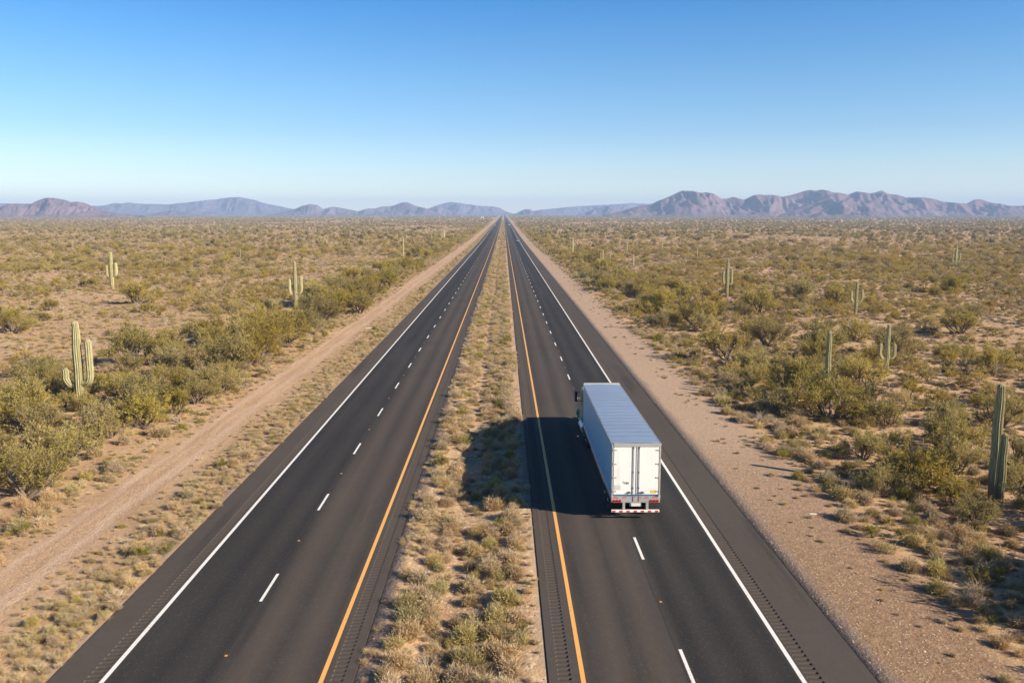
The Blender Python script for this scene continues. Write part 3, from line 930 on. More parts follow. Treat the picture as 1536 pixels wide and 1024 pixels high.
for kind, L in cand.items():
    def app(c):
        p = project(c[0], c[1], gz(c[0], c[1]))
        return c[2] / p[2] if p and -10 < p[0] < W_PX + 10 and 0 < p[1] < H_PX + 20 else -1
    order = sorted(L, key=app, reverse=True)
    ind = [c for c in order[:LIMIT[kind]] if app(c) > 0]
    stuff[kind] = order[len(ind):]
    for x, d, s, rot, v in ind:
        nm, cat, desc = KNAME[kind]; zn = zone(x, d)
        lab = '%s %s %s' % (size_word(kind, s), desc, WHERE[zn]); grp = '%s %ss %s' % (size_word(kind, s), desc, WHERE[zn])
        key = (kind, v)
        if kind == 'tree':
            if key not in protos:
                o = empty(nm); link_mesh('trunk', TREES[v][0], o); link_mesh('crown', TREES[v][1], o); protos[key] = o
            else: o = copy_tree(protos[key])
        else:
            me = {'bush': BUSHES, 'mound': MOUNDS, 'tuft': TUFTS, 'green': GREENS, 'dead': DEADS}[kind][v]
            o = link_mesh(nm, me); protos.setdefault(key, o)
        o.location = (x, d, gz(x, d)); o.rotation_euler = (0, 0, rot); k = s * rs.uniform(.9, 1.1); o.scale = (s, s, k * {'tree': 1.0, 'mound': 1.35}.get(kind, .95))
        tag(o, lab, cat, grp)
print('plants', {k: (len(v), len(stuff[k])) for k, v in cand.items()})

def scatter(name, pts, sources, label, cat):
    """everything nobody could count, as ONE object: points carrying copies of the same plants"""
    me = bpy.data.meshes.new(name)
    me.from_pydata([(p[0], p[1], gz(p[0], p[1])) for p in pts], [], [])
    a = me.attributes.new('rot', 'FLOAT_VECTOR', 'POINT'); a.data.foreach_set('vector', [q for p in pts for q in (0, 0, p[3])])
    a = me.attributes.new('scl', 'FLOAT', 'POINT'); a.data.foreach_set('value', [p[2] for p in pts])
    a = me.attributes.new('idx', 'INT', 'POINT'); a.data.foreach_set('value', [p[4] for p in pts])
    o = link_mesh(name, me)
    ng = bpy.data.node_groups.new(name, 'GeometryNodeTree')
    ng.interface.new_socket('Geometry', in_out='INPUT', socket_type='NodeSocketGeometry')
    ng.interface.new_socket('Geometry', in_out='OUTPUT', socket_type='NodeSocketGeometry')
    N, Lk = ng.nodes, ng.links
    gi, go = N.new('NodeGroupInput'), N.new('NodeGroupOutput')
    jn = N.new('GeometryNodeJoinGeometry')
    for src in sources:
        oi = N.new('GeometryNodeObjectInfo'); oi.transform_space = 'ORIGINAL'
        oi.inputs['Object'].default_value = src; oi.inputs['As Instance'].default_value = True
        Lk.new(oi.outputs['Geometry'], jn.inputs[0])
    ip = N.new('GeometryNodeInstanceOnPoints'); ip.inputs['Pick Instance'].default_value = True
    def attr(nm, dt):
        n = N.new('GeometryNodeInputNamedAttribute'); n.data_type = dt; n.inputs['Name'].default_value = nm
        return n.outputs['Attribute']
    Lk.new(gi.outputs[0], ip.inputs['Points']); Lk.new(jn.outputs[0], ip.inputs['Instance'])
    Lk.new(attr('idx', 'INT'), ip.inputs['Instance Index']); Lk.new(attr('rot', 'FLOAT_VECTOR'), ip.inputs['Rotation']); Lk.new(attr('scl', 'FLOAT'), ip.inputs['Scale'])
    Lk.new(ip.outputs[0], go.inputs[0])
    md = o.modifiers.new('scatter', 'NODES'); md.node_group = ng
    return tag(o, label, cat, kind='stuff')
crowns = [next(c for c in protos[('tree', v)].children if c.name.startswith('crown')) for v in range(len(TREES)) if ('tree', v) in protos]
def srcs(kind, n): return [protos[(kind, v)] for v in range(n) if (kind, v) in protos]
scatter('mesquite_scrub', stuff['tree'], crowns, 'olive mesquite scrub thickening into a band across the distant plain', 'scrub')
scatter('creosote_scrub', stuff['bush'], srcs('bush', 5), 'olive creosote scrub filling the nearer desert plain on both sides', 'scrub')
thick_obs = []
for i, (x, d) in enumerate(((-112, 548), (88, 562), (-175, 581), (143, 600))):
    o = link_mesh('creosote_bush', THICK[i]); o.location = (x, d, gz(x, d)); o.scale = (1.6, 1.6, 1.6); thick_obs.append(o)
    tag(o, 'full dense creosote bush far out on the %s plain' % ('left' if x < 0 else 'right'), 'bush', 'full creosote bushes far out on the %s plain' % ('left' if x < 0 else 'right'))
scatter('desert_scrub', far_bush, thick_obs, 'creosote scrub covering the plain out to the hazy mountain feet', 'scrub')
scatter('low_brush', stuff['mound'], srcs('mound', 5), 'low grey-tan brush scattered over the whole desert floor', 'brush')
scatter('dry_grass', stuff['tuft'], srcs('tuft', 4), 'straw-coloured dry grass scattered across the desert floor', 'grass')
scatter('green_scrub', stuff['green'], srcs('green', 3), 'scattered small green shrubs too far off to count', 'scrub')
scatter('dead_brush', stuff['dead'], srcs('dead', 3), 'bleached dead brush strewn across the desert floor', 'brush')

# a few plants of their own
def single_tree(meshes, px, py, w, lab, cat='tree', name='mesquite_tree'):
    x, d = ground_at(px, py); s = w * project(x, d, gz(x, d))[2] / F_PX / 3.6
    o = empty(name, (x, d, gz(x, d)), 1.0); o.scale = (s, s, s * .9)
    link_mesh('trunk', meshes[0], o); link_mesh('crown', meshes[1], o)
    return tag(o, lab, cat)
single_tree(GOLD_TREES[0], 205, 456, 60, 'golden-leaved spreading tree below the two-armed saguaro on the left plain', name='golden_tree')
single_tree(GOLD_TREES[0], 1075, 456, 26, 'small golden bush at the foot of the two-armed saguaro, right plain', 'bush', 'golden_bush')
def snag(px, py, h, lab, seed):
    x, d = ground_at(px, py); s = h * project(x, d, gz(x, d))[2] / F_PX
    o = link_mesh('dead_tree', dead_mesh(seed, 'deadwood', 1.0, 6)); o.location = (x, d, gz(x, d)); o.scale = (s, s, s)
    return tag(o, lab, 'dead tree')
snag(1300, 612, 55, 'dark bare snag beside the armless column saguaro', 71)
snag(1040, 478, 42, 'dark dead tree sprawling at the edge of the right gravel verge', 72)
snag(80, 600, 40, 'dark bare dead tree left of the pale three-stemmed saguaro', 73)

# stones
def stone_mesh(seed):
    r = random.Random(seed); b = bmesh.new(); bmesh.ops.create_icosphere(b, subdivisions=1, radius=.5)
    for v in b.verts: v.co *= r.uniform(.7, 1.15); v.co.z *= .55
    me = bpy.data.meshes.new('stone'); b.to_mesh(me); b.free(); me.materials.append(M['stone']); return me
STONES = [stone_mesh(i) for i in range(3)]
stone_obs = []
big = [(1218, 771, .5, 'flat pale rock lying on the right gravel verge', .28), (552, 492, 1.3, 'white flat rock slab on the left dirt track', .14), (1387, 977, .16, 'small white stone alone on the right gravel verge', .6)]
for i, (px, py, s, lab, fl) in enumerate(big):
    x, d = ground_at(px, py)
    o = link_mesh('rock', STONES[i].copy()); o.data.materials[0] = M['pale_stone']; o.location = (x, d, gz(x, d) + .01); o.scale = (s, s * .6, s * fl); o.rotation_euler.z = .4 * i
    tag(o, lab, 'rock')
pts = []
for _ in range(20000):
    d = 20 + 110 * rs.random() ** 1.5
    x = rs.choice([rs.uniform(12.7, 20), rs.uniform(12.7, 17), rs.uniform(-4.9, 1.4), rs.uniform(-4.0, -.5), rs.uniform(-24.5, -15.5)])
    pts.append((x, d, .025 + .075 * rs.random() ** 2.5, rs.uniform(0, 6.28), rs.randrange(3)))
for i, s in enumerate(STONES):
    o = link_mesh('stone', s); x, d = (15.3 + i * .4, 41 + 9 * i); o.location = (x, d, gz(x, d)); o.scale = (.16, .13, .13)
    tag(o, 'tan stone lying on the right gravel verge', 'stone', 'stones on the right gravel verge'); stone_obs.append(o)
scatter('gravel', pts, stone_obs, 'loose crushed stones over the verges and median', 'gravel')

# ------------------------------------------------------------------ mountains
def interp(pts, x):
    if x <= pts[0][0]: return pts[0][1]
    for (a, ya), (b, yb) in zip(pts, pts[1:]):
        if x <= b: 
            t = (x - a) / (b - a); return ya + (yb - ya) * t
    return pts[-1][1]

def mountain(name, pts, dist, label, m='rock', wide=2.6, seed=0, rug=1.0):
    x0, x1 = pts[0][0], pts[-1][0]
    nu = max(30, int((x1 - x0) / 1.3)); nv = 64
    V, Fc = [], []
    k = dist / F_PX
    so = Vector((seed * 17.3, seed * 5.1, 0))
    hmax = max((326 - p[1]) for p in pts) * k
    for i in range(nu + 1):
        px = x0 + (x1 - x0) * i / nu
        y = interp(pts, px)
        X = (px - 755.5) * k
        zb = zprof(dist) - 6
        top = CAM_H + (326 - y) * k
        hc = max(0.0, top - zb)
        hc *= 1 + .035 * noise.noise(Vector((X * .02, seed, 0)))
        e = min(1, (px - x0) / (x1 - x0) * 14, (x1 - px) / (x1 - x0) * 14)
        half = hmax * wide * (.55 + .45 * hc / max(1, hmax)) 
        off = half * .22 * noise.noise(Vector((X / (hmax * 2.2), seed + 3, 0)))
        for j in range(nv + 1):
            v = -1 + 2 * j / nv
            t = abs(v)
            Y = dist + off * (1 - t) + v * half
            P = Vector((X / (hmax * 1.5), Y / (hmax * 2.2), seed))
            wv = Vector((noise.noise(P * 1.3 + so), noise.noise(P * 1.3 - so), 0)) * .35
            rd = 1 - abs(noise.noise(P + wv)) * 2.2
            rd2 = 1 - abs(noise.noise(P * 2.6 + so + wv)) * 2.2
            rd3 = 1 - abs(noise.noise(P * 6.1 - so)) * 2.2
            sh = (1 - t) ** 1.35
            amp = min(1, 4.5 * t) * (1 - t)
            z = hc * (sh + rug * amp * (.66 * (rd - .45) + .26 * (rd2 - .45) + .20 * (rd3 - .45)))
            z = min(z, hc * (1 - .18 * t))
            if t > .97: z = -8
            V.append((X + hmax * .12 * amp * noise.noise(P * 1.9), Y, zb + max(-8, z)))
    n = nv + 1
    for i in range(nu):
        for j in range(nv):
            Fc.append((i * n + j, (i + 1) * n + j, (i + 1) * n + j + 1, i * n + j + 1))
    o = link_mesh(name, pydata(name, V, Fc, M[m], smooth=True))
    return tag(o, label, 'mountain', kind='structure')

mountain('hill', [(-70, 323), (0, 318), (20, 311), (36, 306), (55, 306.5), (64, 308), (75, 301), (83, 297), (96, 298.5), (110, 301), (118, 304), (128, 303), (142, 309), (165, 316), (185, 319.5), (220, 323)],
         3800, 'reddish hill with a pointed shoulder at the left end of the skyline', 'rock_red', 2.4, 1)
mountain('mountain_range', [(-120, 318), (-80, 312), (-20, 307), (10, 305), (25, 306), (60, 306), (100, 310), (140, 309), (165, 309), (184, 305.5), (195, 306), (207, 304.5), (215, 306), (260, 307), (290, 304), (330, 300), (350, 297),
         (365, 296.5), (385, 300), (400, 305), (430, 311), (450, 315), (475, 322)], 7600, 'long pale blue range behind the reddish hill', 'rock', 2.6, 2)
mountain('hill', [(225, 323), (255, 318), (270, 315), (285, 319), (310, 323)], 5200, 'low brownish knoll before the long pale blue range', 'rock_red', 2.5, 3)
mountain('hill', [(405, 323), (435, 317), (445, 314), (458, 309), (470, 306.5), (480, 308), (488, 314), (495, 312), (502, 310.5), (512, 311.5), (525, 314), (541, 317), (556, 313), (565, 313), (575, 310), (590, 309.5), (605, 304),
         (615, 304.5), (625, 309), (640, 312.5), (665, 322)], 5600, 'chain of rounded mauve hills left of the road', 'rock', 2.3, 4)
mountain('mountain_range', [(620, 322), (645, 313), (655, 309), (668, 305), (680, 303.5), (700, 306.5), (720, 309), (740, 310), (750, 312), (758, 317), (775, 322)], 7600, 'flat pale blue ridge ending where the road vanishes', 'rock', 2.4, 5)
mountain('hill', [(632, 323), (645, 314), (654, 310), (660, 310), (672, 315), (695, 323)], 6000, 'small mauve hill before the flat blue ridge', 'rock', 2.3, 6)
mountain('hill', [(770, 322), (787, 314), (795, 314), (800, 317), (812, 316), (822, 322)], 6000, 'tiny mauve hill just right of the road end', 'rock', 2.0, 7)
mountain('mountain_range', [(770, 321), (810, 315), (850, 311), (880, 309), (915, 307), (935, 306), (945, 305), (965, 306), (1000, 308), (1040, 312), (1120, 320)], 8600, 'low pale blue ridge left of the high right mountains', 'rock', 2.6, 8)
mountain('hill', [(862, 323), (893, 313), (910, 309), (918, 309), (925, 312), (935, 317), (955, 323)], 5900, 'small mauve hill before the low pale ridge', 'rock', 2.2, 9)
mountain('mountain_range', [(905, 323), (930, 317), (950, 311), (970, 307.5), (985, 302), (1000, 296), (1010, 291), (1021, 287), (1032, 287.5), (1045, 289), (1058, 289), (1070, 295), (1080, 299), (1087, 298.5), (1097, 296), (1105, 298), (1113, 300),
         (1125, 294), (1135, 292.5), (1148, 293), (1165, 296), (1185, 293), (1203, 287), (1211, 285.5), (1218, 286.5), (1228, 285.5), (1238, 290), (1250, 290), (1265, 293), (1275, 289), (1280, 288), (1300, 291), (1320, 286.5),
         (1330, 291.5), (1345, 293), (1355, 297), (1370, 296), (1390, 298), (1410, 303), (1430, 305), (1445, 305.5), (1455, 301), (1462, 299.5), (1470, 300), (1480, 304), (1500, 309), (1525, 309), (1545, 307), (1600, 315), (1670, 323)],
         4300, 'high rugged violet mountains with a flat summit, right of the road', 'rock_red', 2.1, 10, 1.25)
mountain('hill', [(1165, 323), (1215, 306), (1238, 293), (1250, 290), (1262, 297), (1275, 308), (1300, 323)], 3950, 'steep reddish spur before the high violet mountains', 'rock_red', 2.0, 11, 1.1)
mountain('hill', [(1215, 323), (1250, 308), (1268, 298), (1280, 305), (1295, 310), (1310, 317), (1335, 323)], 3700, 'nearest reddish spur at the foot of the violet mountains', 'rock_red', 2.0, 12, 1.1)

# ------------------------------------------------------------------ the semi truck
M['white_paint'] = plain('trailer_white', (.80, .79, .76), .35, var=.03, scale=1.2, coat=.3)
def grimy(name, c):
    m, t, p = mat(name)
    co = t.new('ShaderNodeTexCoord').outputs['Object']
    st = t.noise(t.scaled(co, (6, 6, .5)), 1.0, 5, .6); bl = t.noise(co, 1.6, 5, .6); fn = t.noise(co, 9, 4, .7)
    k = t.math('ADD', t.math('MULTIPLY', t.step(st, .5, .72), .22), t.math('MULTIPLY', t.step(bl, .48, .7), .16))
    c2 = t.mix(k, C3(*c), C3(.46, .42, .36))
    c2 = t.mix(t.math('MULTIPLY', t.step(fn, .66, .76), .25), c2, C3(.33, .29, .25))
    t.put(p.inputs['Base Color'], c2); t.put(p.inputs['Roughness'], t.math('MULTIPLY_ADD', bl, .3, .3))
    return m
M['door'] = grimy('door_white', (.80, .79, .76))
M['side'] = plain('trailer_side_shade', (.23, .48, .70), .48, metal=.4, var=.04, scale=.7)  # sides are white; their bluish shade is put into this base colour
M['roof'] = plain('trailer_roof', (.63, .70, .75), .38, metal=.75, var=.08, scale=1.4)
M['alu'] = plain('aluminium', (.62, .60, .57), .4, metal=.6, var=.1)
M['galv'] = plain('galvanised_steel', (.47, .45, .42), .5, metal=.4, var=.15)
M['dark'] = plain('black_steel', (.025, .025, .027), .6)
M['rod'] = plain('lock_rod', (.15, .15, .17), .45, metal=.5)
M['rubber'] = plain('tyre_rubber', (.020, .020, .021), .85)
M['red'] = plain('red_tape', (.62, .075, .045), .4)
M['redlens'] = plain('red_lens', (.30, .012, .012), .2)
M['yellow'] = plain('yellow_sticker', (.75, .48, .08), .5)
M['greyplac'] = plain('grey_placard', (.55, .55, .53), .5)
M['plate'] = plain('license_plate', (.70, .62, .58), .5)
M['teal'] = plain('teal_paint', (.035, .23, .205), .3, var=.05, coat=.6)
M['glass'] = plain('dark_glass', (.02, .025, .03), .08)
M['seam'] = plain('seal_rubber', (.16, .13, .11), .7)
M['amberlamp'] = plain('amber_lens', (.55, .20, .02), .25)
M['lamp'] = plain('clear_lens', (.7, .7, .68), .15)

TX, TY = 6.74, 42.8
truck = empty('semi_truck', (TX, TY, 0))
tag(truck, 'white box semi trailer behind a teal tractor driving away, straddling the lane line', 'truck')
HW, Z0, Z1, TL = 1.25, 1.12, 4.02, 15.9
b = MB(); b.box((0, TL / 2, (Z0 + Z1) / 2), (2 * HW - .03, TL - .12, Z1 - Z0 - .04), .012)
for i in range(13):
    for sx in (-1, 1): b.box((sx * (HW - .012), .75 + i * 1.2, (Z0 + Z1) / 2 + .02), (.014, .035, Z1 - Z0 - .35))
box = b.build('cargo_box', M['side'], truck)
b = MB()
for sx in (-1, 1):
    b.box((sx * HW, TL / 2, Z1 - .05), (.045, TL - .02, .11), .012); b.box((sx * HW, TL / 2, Z0 + .09), (.05, TL - .02, .20), .012)
b.box((0, TL, Z1 + .01), (2 * HW - .05, .09, .16), .015)
b.build('side_rail', M['alu'], box)
# corrugated roof
V, Fc = [], []
ny = 180
for i in range(ny + 1):
    y = .05 + (TL - .1) * i / ny
    z = Z1 - .005 + .040 * max(0, cos(2 * pi * y / .80)) ** 6 + .008 * noise.noise(Vector((y * 1.3, 0, 0)))
    for x in (-HW + .03, -.6, 0, .6, HW - .03): V.append((x, y, z + .03 * (1 - (x / HW) ** 2) + .004 * sin(y * 2.1 + x * 3)))
for i in range(ny):
    for j in range(4): Fc.append((i * 5 + j, i * 5 + j + 1, i * 5 + j + 6, i * 5 + j + 5))
link_mesh('roof', pydata('roof', V, Fc, M['roof'], smooth=True), box)
# rear frame
b = MB()
for sx in (-1, 1): b.box((sx * (HW - .045), .0, (Z0 + Z1) / 2), (.09, .12, Z1 - Z0), .01)
b.box((0, .04, Z1 - .055), (2 * HW - .18, .24, .17), .01); b.box((0, -.01, Z0 - .02), (2 * HW, .14, .30), .01)
b.build('rear_frame', M['alu'], truck)
for sx in (-1, 1):
    b = MB(); b.box((sx * .575, -.03, (Z0 + Z1) / 2 + .055), (1.13, .05, Z1 - Z0 - .40), .008)
    door = b.build('rear_door', M['door'], truck)
    for k in range(4):
        h = MB(); h.box((sx * 1.10, -.065, 1.55 + k * .72), (.20, .03, .055), .006); h.cyl((sx * 1.185, -.07, 1.51 + k * .72), (sx * 1.185, -.07, 1.60 + k * .72), .022, n=10)
        h.build('hinge', M['galv'], door)
    rd = MB(); rd.cyl((sx * .145, -.085, Z0 - .1), (sx * .145, -.085, Z1 - .12), .016, n=10)
    for z in (Z0 - .06, 2.55, Z1 - .2, 1.72): rd.box((sx * .145, -.075, z), (.06, .04, .075), .006)
    rd.build('locking_rod', M['rod'], door)
    hd = MB(); hd.cyl((sx * .16, -.1, 1.50), (sx * .47, -.1, 1.47), .016, n=8); hd.box((sx * .34, -.085, 1.49), (.11, .04, .10), .006); hd.build('handle', M['rod'], door)
b = MB(); b.box((0, -.058, (Z0 + Z1) / 2 + .05), (.02, .02, Z1 - Z0 - .42)); b.build('door_seal', M['seam'], truck)
b = MB(); b.box((-.93, -.06, 1.75), (.30, .006, .25)); b.build('placard', M['greyplac'], truck)
b = MB(); b.box((.90, -.06, 1.52), (.27, .006, .17)); b.build('yellow_sticker', M['yellow'], truck)
cu = bpy.data.curves.new('lettering', 'FONT'); cu.body = 'Tyigs'; cu.size = .17; cu.extrude = .002; cu.align_x = 'CENTER'
to = bpy.data.objects.new('lettering', cu); col.objects.link(to); bpy.context.view_layer.update()
lm = bpy.data.meshes.new_from_object(to.evaluated_get(bpy.context.evaluated_depsgraph_get())); bpy.data.objects.remove(to)
lm.materials.clear(); lm.materials.append(M['rod'])
lt = link_mesh('lettering', lm, truck); lt.location = (-.52, -.062, 1.95); lt.rotation_euler = (pi / 2, 0, 0)
for x, w in ((-1.02, .27), (-.58, .2), (-.11, .12), (.22, .12), (.55, .22), (.98, .26)):
    b = MB(); b.box((x, -.083, Z0 + .10), (w, .008, .055)); b.build('reflective_tape', M['red'], truck)
for x in (-1.05, 1.05):
    b = MB(); b.box((x, -.064, Z1 - .045), (.26, .008, .03)); b.build('marker_light', M['redlens'], truck)
for sx in (-1, 1):
    for k in range(3):
        b = MB(); b.cyl((sx * (.80 + k * .16), -.08, Z0 - .07), (sx * (.80 + k * .16), -.115, Z0 - .07), .062, n=14); b.build('tail_light', M['redlens'], truck)
    b = MB(); b.box((sx * .96, -.083, Z0 - .145), (.50, .008, .04)); b.build('reflective_tape', M['red'], truck)
b = MB(); b.box((0, -.10, Z0 - .27), (.46, .02, .17), .004); pl = b.build('license_plate', M['plate'], truck)
b = MB(); b.box((-.26, .05, Z0 - .25), (.06, .2, .25)); b.box((.26, .05, Z0 - .25), (.06, .2, .25)); b.build('plate_bracket', M['galv'], truck)
for sx in (-1, 1):
    b = MB(); b.box((sx * .60, -.02, Z0 - .42), (.13, .10, .56), .01); b.build('guard_post', M['galv'], truck)
b = MB(); b.box((0, -.04, .50), (2.46, .11, .12), .012); gd = b.build('underride_guard', M['white_paint'], truck)
for k in range(7):
    b = MB(); b.box((-1.10 + k * .366, -.099, .50), (.17, .006, .09)); b.build('reflective_tape', M['red'], gd)
for sx in (-1, 1):
    b = MB(); b.box((sx * .93, .72, .62), (.60, .02, .85), .004); b.build('mud_flap', M['rubber'], truck)
b = MB()
for sx in (-1, 1): b.box((sx * .5, 3.2, .92), (.12, 5.6, .28)); b.box((sx * .42, 18.2, .78), (.10, 8.4, .26))
for k in range(26): b.box((0, .6 + k * .6, Z0 - .04), (2.3, .06, .10))
b.build('chassis', M['dark'], truck)
for sx in (-1, 1):
    b = MB(); b.box((sx * .85, 11.4, .70), (.12, .14, .9)); b.box((sx * .85, 11.4, .26), (.26, .3, .03)); b.build('landing_gear', M['dark'], truck)
def wheel(x, y, dual):
    t = MB()
    for k in ((0, .31) if dual else (0,)):
        t.ring((x - math.copysign(k, x), y, .51), (1, 0, 0), .51, .29, .26)
    w = t.build('wheel', M['rubber'], truck, smooth=True)
    r_ = MB(); sg = math.copysign(1, x)
    r_.cyl((x - sg * .1, y, .51), (x + sg * .05, y, .51), .285, n=24); r_.cyl((x + sg * .05, y, .51), (x + sg * .13, y, .51), .11, .09, n=16)
    for q in range(10): r_.cyl((x + sg * .05, y + .19 * cos(q * pi / 5), .51 + .19 * sin(q * pi / 5)), (x + sg * .075, y + .19 * cos(q * pi / 5), .51 + .19 * sin(q * pi / 5)), .018, n=6)
    r_.build('rim', M['alu'], w, smooth=True)
for sx in (-1, 1):
    for y in (1.75, 3.05, 14.2, 15.55): wheel(sx * 1.09, y, True)
    wheel(sx * 1.06, 20.6, False)
for y in (1.75, 3.05, 14.2, 15.55, 20.6):
    b = MB(); b.cyl((-1, y, .51), (1, y, .51), .07, n=12); b.build('axle', M['dark'], truck)
# tractor
b = MB()
b.prism([(16.55, .95), (16.55, 3.28), (16.75, 3.42), (18.3, 3.36), (18.75, 3.1), (19.25, 2.25), (21.4, 1.95), (21.65, 1.7), (21.65, .75), (21.1, .62), (21.1, .95), (20.1, .95), (19.8, .65), (17.0, .65), (17.0, .95)], -1.16, 1.16, .05)
cab = b.build('cab', M['teal'], truck)
for sx in (-1, 1):
    b = MB(); b.prism([(17.55, 2.15), (17.55, 2.95), (18.45, 2.95), (18.85, 2.3), (18.85, 2.15)], sx * 1.165, sx * 1.175); b.build('window', M['glass'], cab)
    b = MB(); b.prism([(17.5, .9), (17.5, 2.1), (18.95, 2.1), (18.95, .9)], sx * 1.163, sx * 1.18); dr = b.build('door', M['teal'], cab)
    b = MB(); b.box((sx * 1.19, 17.65, 1.9), (.03, .16, .05), .005); b.build('handle', M['alu'], dr)
    b = MB(); b.box((sx * 1.50, 18.85, 2.55), (.20, .10, .75), .03); b.cyl((sx * 1.15, 18.85, 2.88), (sx * 1.50, 18.85, 2.88), .02, n=8); b.cyl((sx * 1.15, 18.85, 2.22), (sx * 1.50, 18.85, 2.22), .02, n=8)
    b.build('mirror', M['dark'], cab)
    b = MB(); b.cyl((sx * 1.02, 16.7, .62), (sx * 1.02, 18.6, .62), .31, n=22); b.build('fuel_tank', M['alu'], truck, smooth=True)
    b = MB(); b.box((sx * 1.16, 18.95, .52), (.30, .5, .07), .01); b.box((sx * 1.16, 18.95, .85), (.26, .5, .05), .01); b.build('step', M['alu'], truck)
    b = MB(); b.prism([(19.9, .55), (19.95, .95), (20.2, 1.18), (20.6, 1.25), (21.0, 1.18), (21.3, .95), (21.5, .6), (21.4, .6), (21.2, .9), (20.95, 1.07), (20.6, 1.13), (20.25, 1.07), (20.05, .9), (20.0, .55)], sx * .9, sx * 1.25); b.build('fender', M['teal'], truck)
    b = MB(); b.prism([(13.5, .75), (13.55, 1.02), (16.2, 1.02), (16.25, .75), (16.2, .75), (16.15, .98), (13.6, .98), (13.55, .75)], sx * .8, sx * 1.24); b.build('fender', M['dark'], truck)
    b = MB(); b.cyl((sx * 1.0, 16.35, .9), (sx * 1.0, 16.35, 3.35), .07, n=12); b.build('exhaust_stack', M['alu'], truck)
    b = MB(); b.box((sx * .88, 21.66, 1.15), (.36, .06, .22), .02); b.build('headlight', M['lamp'], truck)
b = MB(); b.box((0, 19.03, 2.70), (2.0, .03, .85), 0, Matrix.Rotation(radians(-30), 3, 'X')); b.build('windscreen', M['glass'], cab)
b = MB(); b.box((0, 21.66, 1.3), (1.2, .05, .8), .01); b.build('grille', M['dark'], cab)
b = MB(); b.box((0, 21.75, .62), (2.4, .22, .36), .05); b.build('bumper', M['alu'], truck)
b = MB(); b.cyl((0, 15.0, 1.02), (0, 15.0, 1.1), .45, n=20); b.build('coupling_plate', M['dark'], truck)

# ------------------------------------------------------------------ far traffic
def car(name, paint, kind):
    o = empty(name)
    if kind == 'van': prof = [(-2.6, .4), (-2.6, 2.15), (-2.45, 2.3), (1.3, 2.28), (1.95, 1.45), (2.6, 1.15), (2.68, .45)]
    elif kind == 'pickup': prof = [(-2.6, .5), (-2.6, 1.15), (-.7, 1.15), (-.6, 1.75), (.75, 1.78), (1.35, 1.18), (2.5, 1.05), (2.6, .5)]
    else: prof = [(-2.2, .35), (-2.25, .95), (-1.6, 1.05), (-1.1, 1.42), (.3, 1.45), (1.1, .98), (2.15, .85), (2.25, .4)]
    b = MB(); b.prism(prof, -.9, .9, .05); b.build('body', paint, o, smooth=True)
    top = max(p[1] for p in prof)
    for sx in (-1, 1):
        b = MB(); b.prism([(-1.0, top - .5), (-.9, top - .12), (.3, top - .12), (.75, top - .5)], sx * .902, sx * .91); b.build('window', M['glass'], o)
        for y in (-1.45, 1.5):
            b = MB(); b.ring((sx * .82, y, .34), (1, 0, 0), .34, .18, .22, 18); w = b.build('wheel', M['rubber'], o, smooth=True)
            b = MB(); b.cyl((sx * .74, y, .34), (sx * .90, y, .34), .19, n=14); b.build('rim', M['alu'], w)
        b = MB(); b.box((sx * .7, prof[0][0] - .01, .85), (.22, .05, .16), .01); b.build('tail_light', M['redlens'], o)
        b = MB(); b.box((sx * .65, prof[-1][0] - .02, .75), (.3, .06, .14), .01); b.build('headlight', M['lamp'], o)
    back = prof[1]
    b = MB(); b.box((0, prof[0][0] - .01 if kind == 'van' else (-.66 if kind == 'pickup' else -1.36), top - .36 if kind != 'sedan' else top - .2), (1.4, .03, .45), .01, Matrix.Rotation(radians(0 if kind != 'sedan' else -52), 3, 'X')); b.build('rear_window', M['glass'], o)
    return o
M['car_white'] = plain('car_white', (.82, .81, .78), .3, coat=.5)
M['car_dark'] = plain('car_dark', (.035, .04, .05), .3, coat=.5)
M['car_silver'] = plain('car_silver', (.48, .50, .52), .3, metal=.6)
def put(o, lane, d, away, lab, cat):
    o.location = (lane, d, zprof(d)); o.rotation_euler.z = 0 if away else pi
    tag(o, lab, cat)
put(car('family_car', M['car_silver'], 'sedan'), 8.9, 545, True, 'pale silver car far ahead of the truck in the right lane', 'car')
put(car('family_car', M['car_white'], 'sedan'), 8.2, 1290, True, 'tiny white car beyond the silver one on the right carriageway', 'car')
put(car('pickup_truck', M['car_dark'], 'pickup'), 4.4, 1420, True, 'tiny dark pickup farthest off on the right carriageway', 'pickup')
put(car('sedan_car', M['car_silver'], 'sedan'), -11.6, 1210, False, 'tiny silver car oncoming on the distant left carriageway', 'car')
put(car('pickup_truck', M['car_dark'], 'pickup'), -8.0, 1330, False, 'tiny dark pickup oncoming behind the silver car', 'pickup')
# white shed out on the plain by the road end
sx_, sd_ = -72.0, 3000.0
o = empty('shed', (sx_, sd_, zprof(sd_) - .6))
b = MB(); b.box((0, 0, 2.2), (9, 6, 4.4)); b.build('wall', M['white_paint'], o)
b = MB(); b.prism([(-3.4, 4.3), (3.4, 4.3), (0, 6.2)], -4.9, 4.9); b.build('roof', M['galv'], o)
b = MB(); b.box((0, -3.03, 1.6), (2.6, .06, 3.0)); b.build('door', M['dark'], o)
tag(o, 'tiny white shed on the plain left of the vanishing road', 'shed')

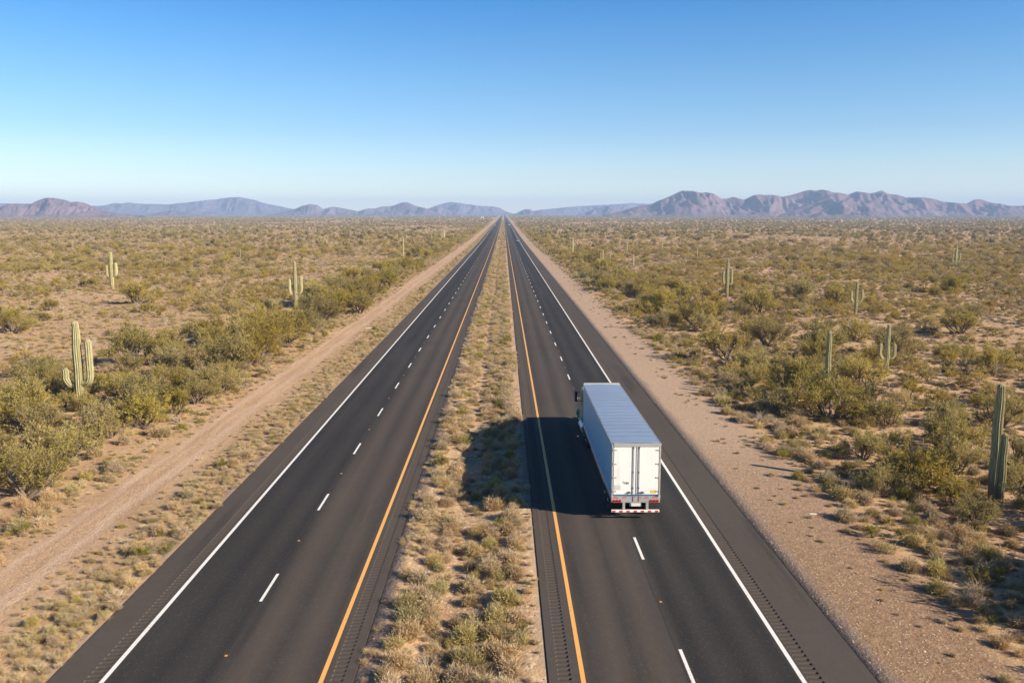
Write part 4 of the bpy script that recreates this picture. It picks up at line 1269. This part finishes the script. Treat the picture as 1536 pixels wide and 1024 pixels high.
# ------------------------------------------------------------------ air
bz = MB(); bz.box((0, 5000, 119), (26000, 13000, 250))
hz = bz.build('haze', [])
hm = bpy.data.materials.new('haze_air'); hm.use_nodes = True; hm.node_tree.nodes.clear()
pv = hm.node_tree.nodes.new('ShaderNodeVolumePrincipled'); om = hm.node_tree.nodes.new('ShaderNodeOutputMaterial')
pv.inputs['Color'].default_value = (.47, .67, 1.0, 1); pv.inputs['Density'].default_value = 1.45e-4; pv.inputs['Density Attribute'].default_value = ''; pv.inputs['Anisotropy'].default_value = 0.0
hm.node_tree.links.new(pv.outputs[0], om.inputs['Volume']); hz.data.materials.append(hm)
tag(hz, 'pale haze that fades the far plain and mountains', 'haze', kind='stuff')

# ------------------------------------------------------------------ light
SUN_EL, SUN_AZ = radians(25.0), atan2(.90, -.43)      # azimuth from +Y toward +X
w = bpy.data.worlds.new('World'); scene.world = w; w.use_nodes = True
nt = w.node_tree; bg = nt.nodes['Background']
sky = nt.nodes.new('ShaderNodeTexSky'); sky.sky_type = 'NISHITA'; sky.sun_disc = False
sky.sun_elevation = SUN_EL; sky.sun_rotation = SUN_AZ; sky.altitude = 200; sky.air_density = 1.0; sky.dust_density = 0.25; sky.ozone_density = 4.5
W = NT(w)
sz = W.new('ShaderNodeSeparateXYZ'); W.put(sz.inputs[0], W.new('ShaderNodeTexCoord').outputs['Generated'])
tone = W.ramp(sz.outputs[2], [(0.0, (1.35, 1.20, 1.04)), (.045, (.86, .82, .79)), (.093, (.565, .65, .72)), (.161, (.37, .575, .69)), (.231, (.168, .48, .69)), (.45, (.11, .31, .47)), (1.0, (.09, .22, .34))])
hs = W.new('ShaderNodeHueSaturation'); hs.inputs['Saturation'].default_value = 1.0; hs.inputs['Value'].default_value = 1.0; W.put(hs.inputs['Color'], sky.outputs[0])
W.put(bg.inputs[0], W.mix(1.0, hs.outputs[0], tone, 'MULTIPLY')); bg.inputs[1].default_value = .115
sl = bpy.data.lights.new('sun', 'SUN'); sl.energy = 5.0; sl.angle = radians(.5); sl.color = (1, .87, .69)
so = bpy.data.objects.new('sun', sl); col.objects.link(so)
sd = Vector((sin(SUN_AZ) * cos(SUN_EL), cos(SUN_AZ) * cos(SUN_EL), sin(SUN_EL)))
so.rotation_euler = sd.to_track_quat('Z', 'Y').to_euler(); so.location = sd * 300 + Vector((0, 50, 0))

cam = bpy.data.cameras.new('camera'); cam.sensor_width = 36; cam.lens = F_PX / W_PX * 36; cam.clip_start = .5; cam.clip_end = 60000
co = bpy.data.objects.new('camera', cam); col.objects.link(co)
co.location = (0, 0, CAM_H); co.rotation_euler = (pi / 2 - PITCH, 0, -YAW)
scene.camera = co
scene.view_settings.view_transform = 'Standard'; scene.view_settings.look = 'None'; scene.view_settings.exposure = 1.05; scene.view_settings.gamma = 1
cy = scene.cycles
cy.use_denoising = True
cy.max_bounces = 6; cy.diffuse_bounces = 3; cy.glossy_bounces = 3; cy.transmission_bounces = 2; cy.volume_bounces = 0; cy.transparent_max_bounces = 4
cy.caustics_reflective = False; cy.caustics_refractive = False
